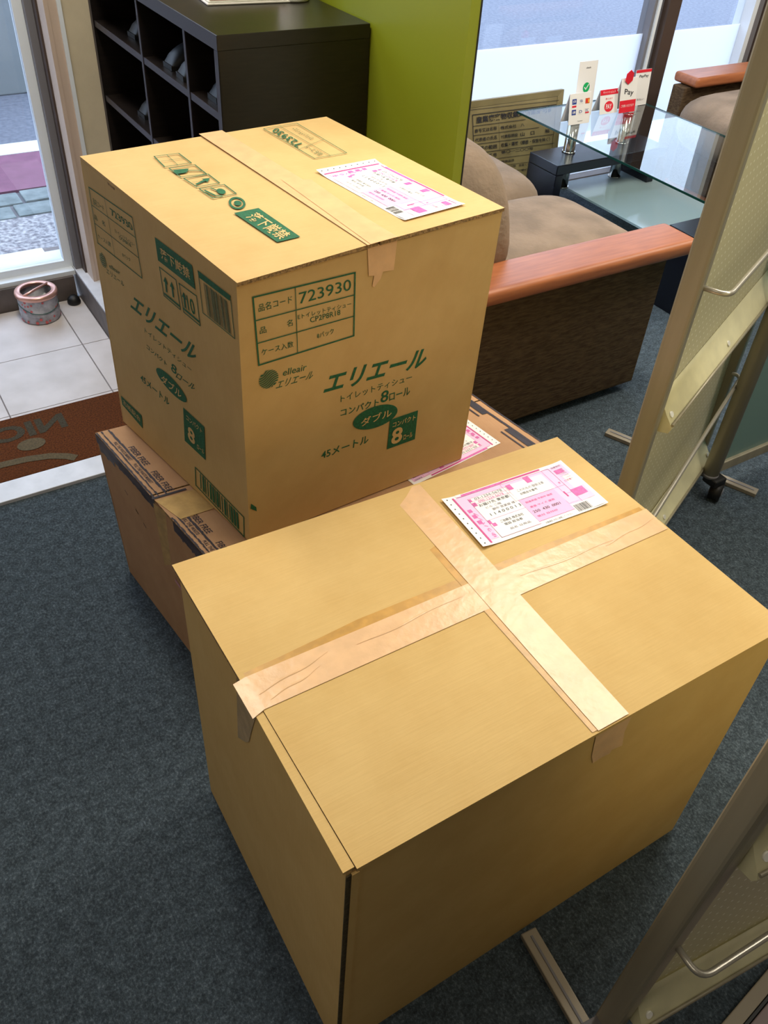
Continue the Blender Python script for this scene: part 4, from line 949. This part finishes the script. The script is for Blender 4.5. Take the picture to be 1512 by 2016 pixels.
# ================================================================= LEAFLET STANDS
def stand(label, loc, rot, feet):
    t = thing('leaflet_stand', label, 'display stand', loc, rot)
    Bd = lambda mb, name, par=t: mb.build(name, par, (0, 0, 0))
    H = 1.62
    for x_ in (0, .73):
        b = MB(); b.rbox(x_ - .014, x_ + .014, -.019, .019, .0, H, .007, ALU, 3); b.rbox(x_ - .0145, x_ + .0145, -.020, .020, H, H + .012, .004, GREYFR, 2); Bd(b, 'post')
        fx = x_ - .035 if x_ == 0 else x_ + .030
        b = MB(); ya, yb = feet[0 if x_ == 0 else 1]; b.rbox(fx - .015, fx + .015, ya, yb, .0005, .013, .002, mat('foot_steel', (150, 140, 124), .45, metal=.3), 2); b.box(fx - .002, fx + .002, ya + .01, yb - .01, .013, .0145, GREYFR)
        b.rbox(min(fx, x_) - .012, max(fx, x_) + .012, -.016, .016, .013, .03, .002, GREYFR, 2); Bd(b, 'foot_bar')
    for (zb_, zt_) in ((.085, .560), (.585, 1.585)):
        yb_, yt_ = -.006, .012
        b = MB(); vs = [(.0145, yb_, zb_), (.7155, yb_, zb_), (.7155, yt_, zt_), (.0145, yt_, zt_), (.0145, yb_ + .0015, zb_), (.7155, yb_ + .0015, zb_), (.7155, yt_ + .0015, zt_), (.0145, yt_ + .0015, zt_)]
        b.add(vs, [(0, 1, 2, 3), (5, 4, 7, 6), (0, 4, 5, 1), (3, 2, 6, 7), (0, 3, 7, 4), (1, 5, 6, 2)], PEG); Bd(b, 'pegboard')
        # rounded cream tray lip at the bottom of each board
        b = MB(); prof = [(-.006, zb_ + .062), (-.012, zb_ + .046), (-.024, zb_ + .026), (-.036, zb_ + .010), (-.042, zb_ - .002), (-.038, zb_ - .012), (-.020, zb_ - .016), (.004, zb_ - .014)]
        n = len(prof); vs = [(.0145, a, c) for a, c in prof] + [(.7155, a, c) for a, c in prof]
        b.add(vs, [(i, n + i, n + i + 1, i + 1) for i in range(n - 1)], CREAM, True); b.add(vs, [tuple(range(n)), tuple(range(2 * n - 1, n - 1, -1))], CREAM); l = Bd(b, 'tray_lip')
        b = MB(); b.tube([(.016, -.041, zb_ + .006), (.714, -.041, zb_ + .006)], .003, ALU, 8); Bd(b, 'lip_rod')
        b = MB()
        for x_ in (.03, .37, .70):
            T = Matrix.Translation((x_, -.030, zb_ + .020)) @ Matrix.Rotation(PI / 3, 4, 'X'); k0 = len(b.v); b.cyl(0, 0, -.002, .002, .006, WHITE, 12)
            b.v[k0:] = [tuple(T @ Vector(v)) for v in b.v[k0:]]
        Bd(b, 'bolt')
        b = MB(); zr = zb_ + .285 if zb_ > .2 else zb_ + .27
        b.tube([(.004, -.010, zr), (.004, -.062, zr), (.715, -.062 if zb_ > .2 else -.036, zr), (.715, -.010, zr)], .0048, CHROME if False else mat('satin_wire', (190, 184, 172), .3, metal=.6), 10, .022); Bd(b, 'wire_rail')
    return t
stand('aluminium leaflet stand with cream pegboards, beside the sofa arm', (1.155, .833, 0), math.radians(23.6), ((-.2, .10), (-.185, .275)))
stand('aluminium leaflet stand with cream pegboards, nearest the viewer beside the big plain box', (.620, .172, 0), math.radians(-5.7), ((-.262, .176), (-.262, .176)))

# teal frosted partition on casters
pc = thing('rolling_partition', 'teal frosted screen panel in a pale metal frame on black casters', 'partition', (1.79, 1.035, 0))
x_, y_ = 1.782, 1.040
b = MB(); b.cyl(x_, y_, .085, 1.5, .022, ALU, 24); b.cyl(x_, y_, .075, .085, .0225, GREYFR, 24); b.build('frame_post', pc)
b = MB(); b.cyl(x_ + .95, y_, .085, 1.5, .022, ALU, 24); b.build('frame_post', pc)
b = MB(); b.rbox(x_ + .018, x_ + .932, y_ - .014, y_ + .014, .088, .120, .003, ALU, 2); b.build('frame_rail', pc)
b = MB(); b.rbox(x_ + .018, x_ + .932, y_ - .014, y_ + .014, 1.46, 1.49, .003, ALU, 2); b.build('frame_rail', pc)
b = MB(); b.box(x_ + .022, x_ + .928, y_ - .004, y_ + .004, .120, 1.46, FPANEL); b.build('screen_panel', pc)
for dx in (0, .95):
    ca = MB(); k0 = 0; T = Matrix.Translation((x_ + dx + .022, y_ - .022, .0275)) @ Matrix.Rotation(.5, 4, 'Z') @ Matrix.Rotation(PI / 2, 4, 'X')
    ca.cyl(0, 0, -.016, .016, .027, RUBBER, 28); ca.cyl(0, 0, -.018, .018, .012, GREYFR, 16); ca.v = [tuple(T @ Vector(v)) for v in ca.v]; w_ = ca.build('caster', pc)
    cb_ = MB(); cb_.rbox(x_ + dx - .012, x_ + dx + .034, y_ - .034, y_ + .012, .052, .076, .006, RUBBER, 3); cb_.build('caster_fork', w_)

# base of another stand at the lower right corner
T = Matrix.Translation((.70, .066, 0)) @ Matrix.Rotation(math.radians(7.4), 4, 'Z')
tb2 = thing('floor_stand', 'low beige edged stand base with mauve panel, at the lower right corner', 'display stand', (.9, .0, 0))
b = MB(); b.rbox(-.10, .45, -.020, .002, 0, .012, .002, mat('beige_steel', (150, 138, 118), .5), 2, T); b.build('edge_frame', tb2)
b = MB(); b.rbox(-.10, .45, -.027, -.0205, 0, .006, .001, RUBBER, 1, T); b.build('rubber_seam', tb2)
b = MB(); b.rbox(-.10, .45, -.30, -.0275, 0, .010, .002, mat('mauve_panel', (140, 122, 122), .5), 2, T); b.build('base_panel', tb2)
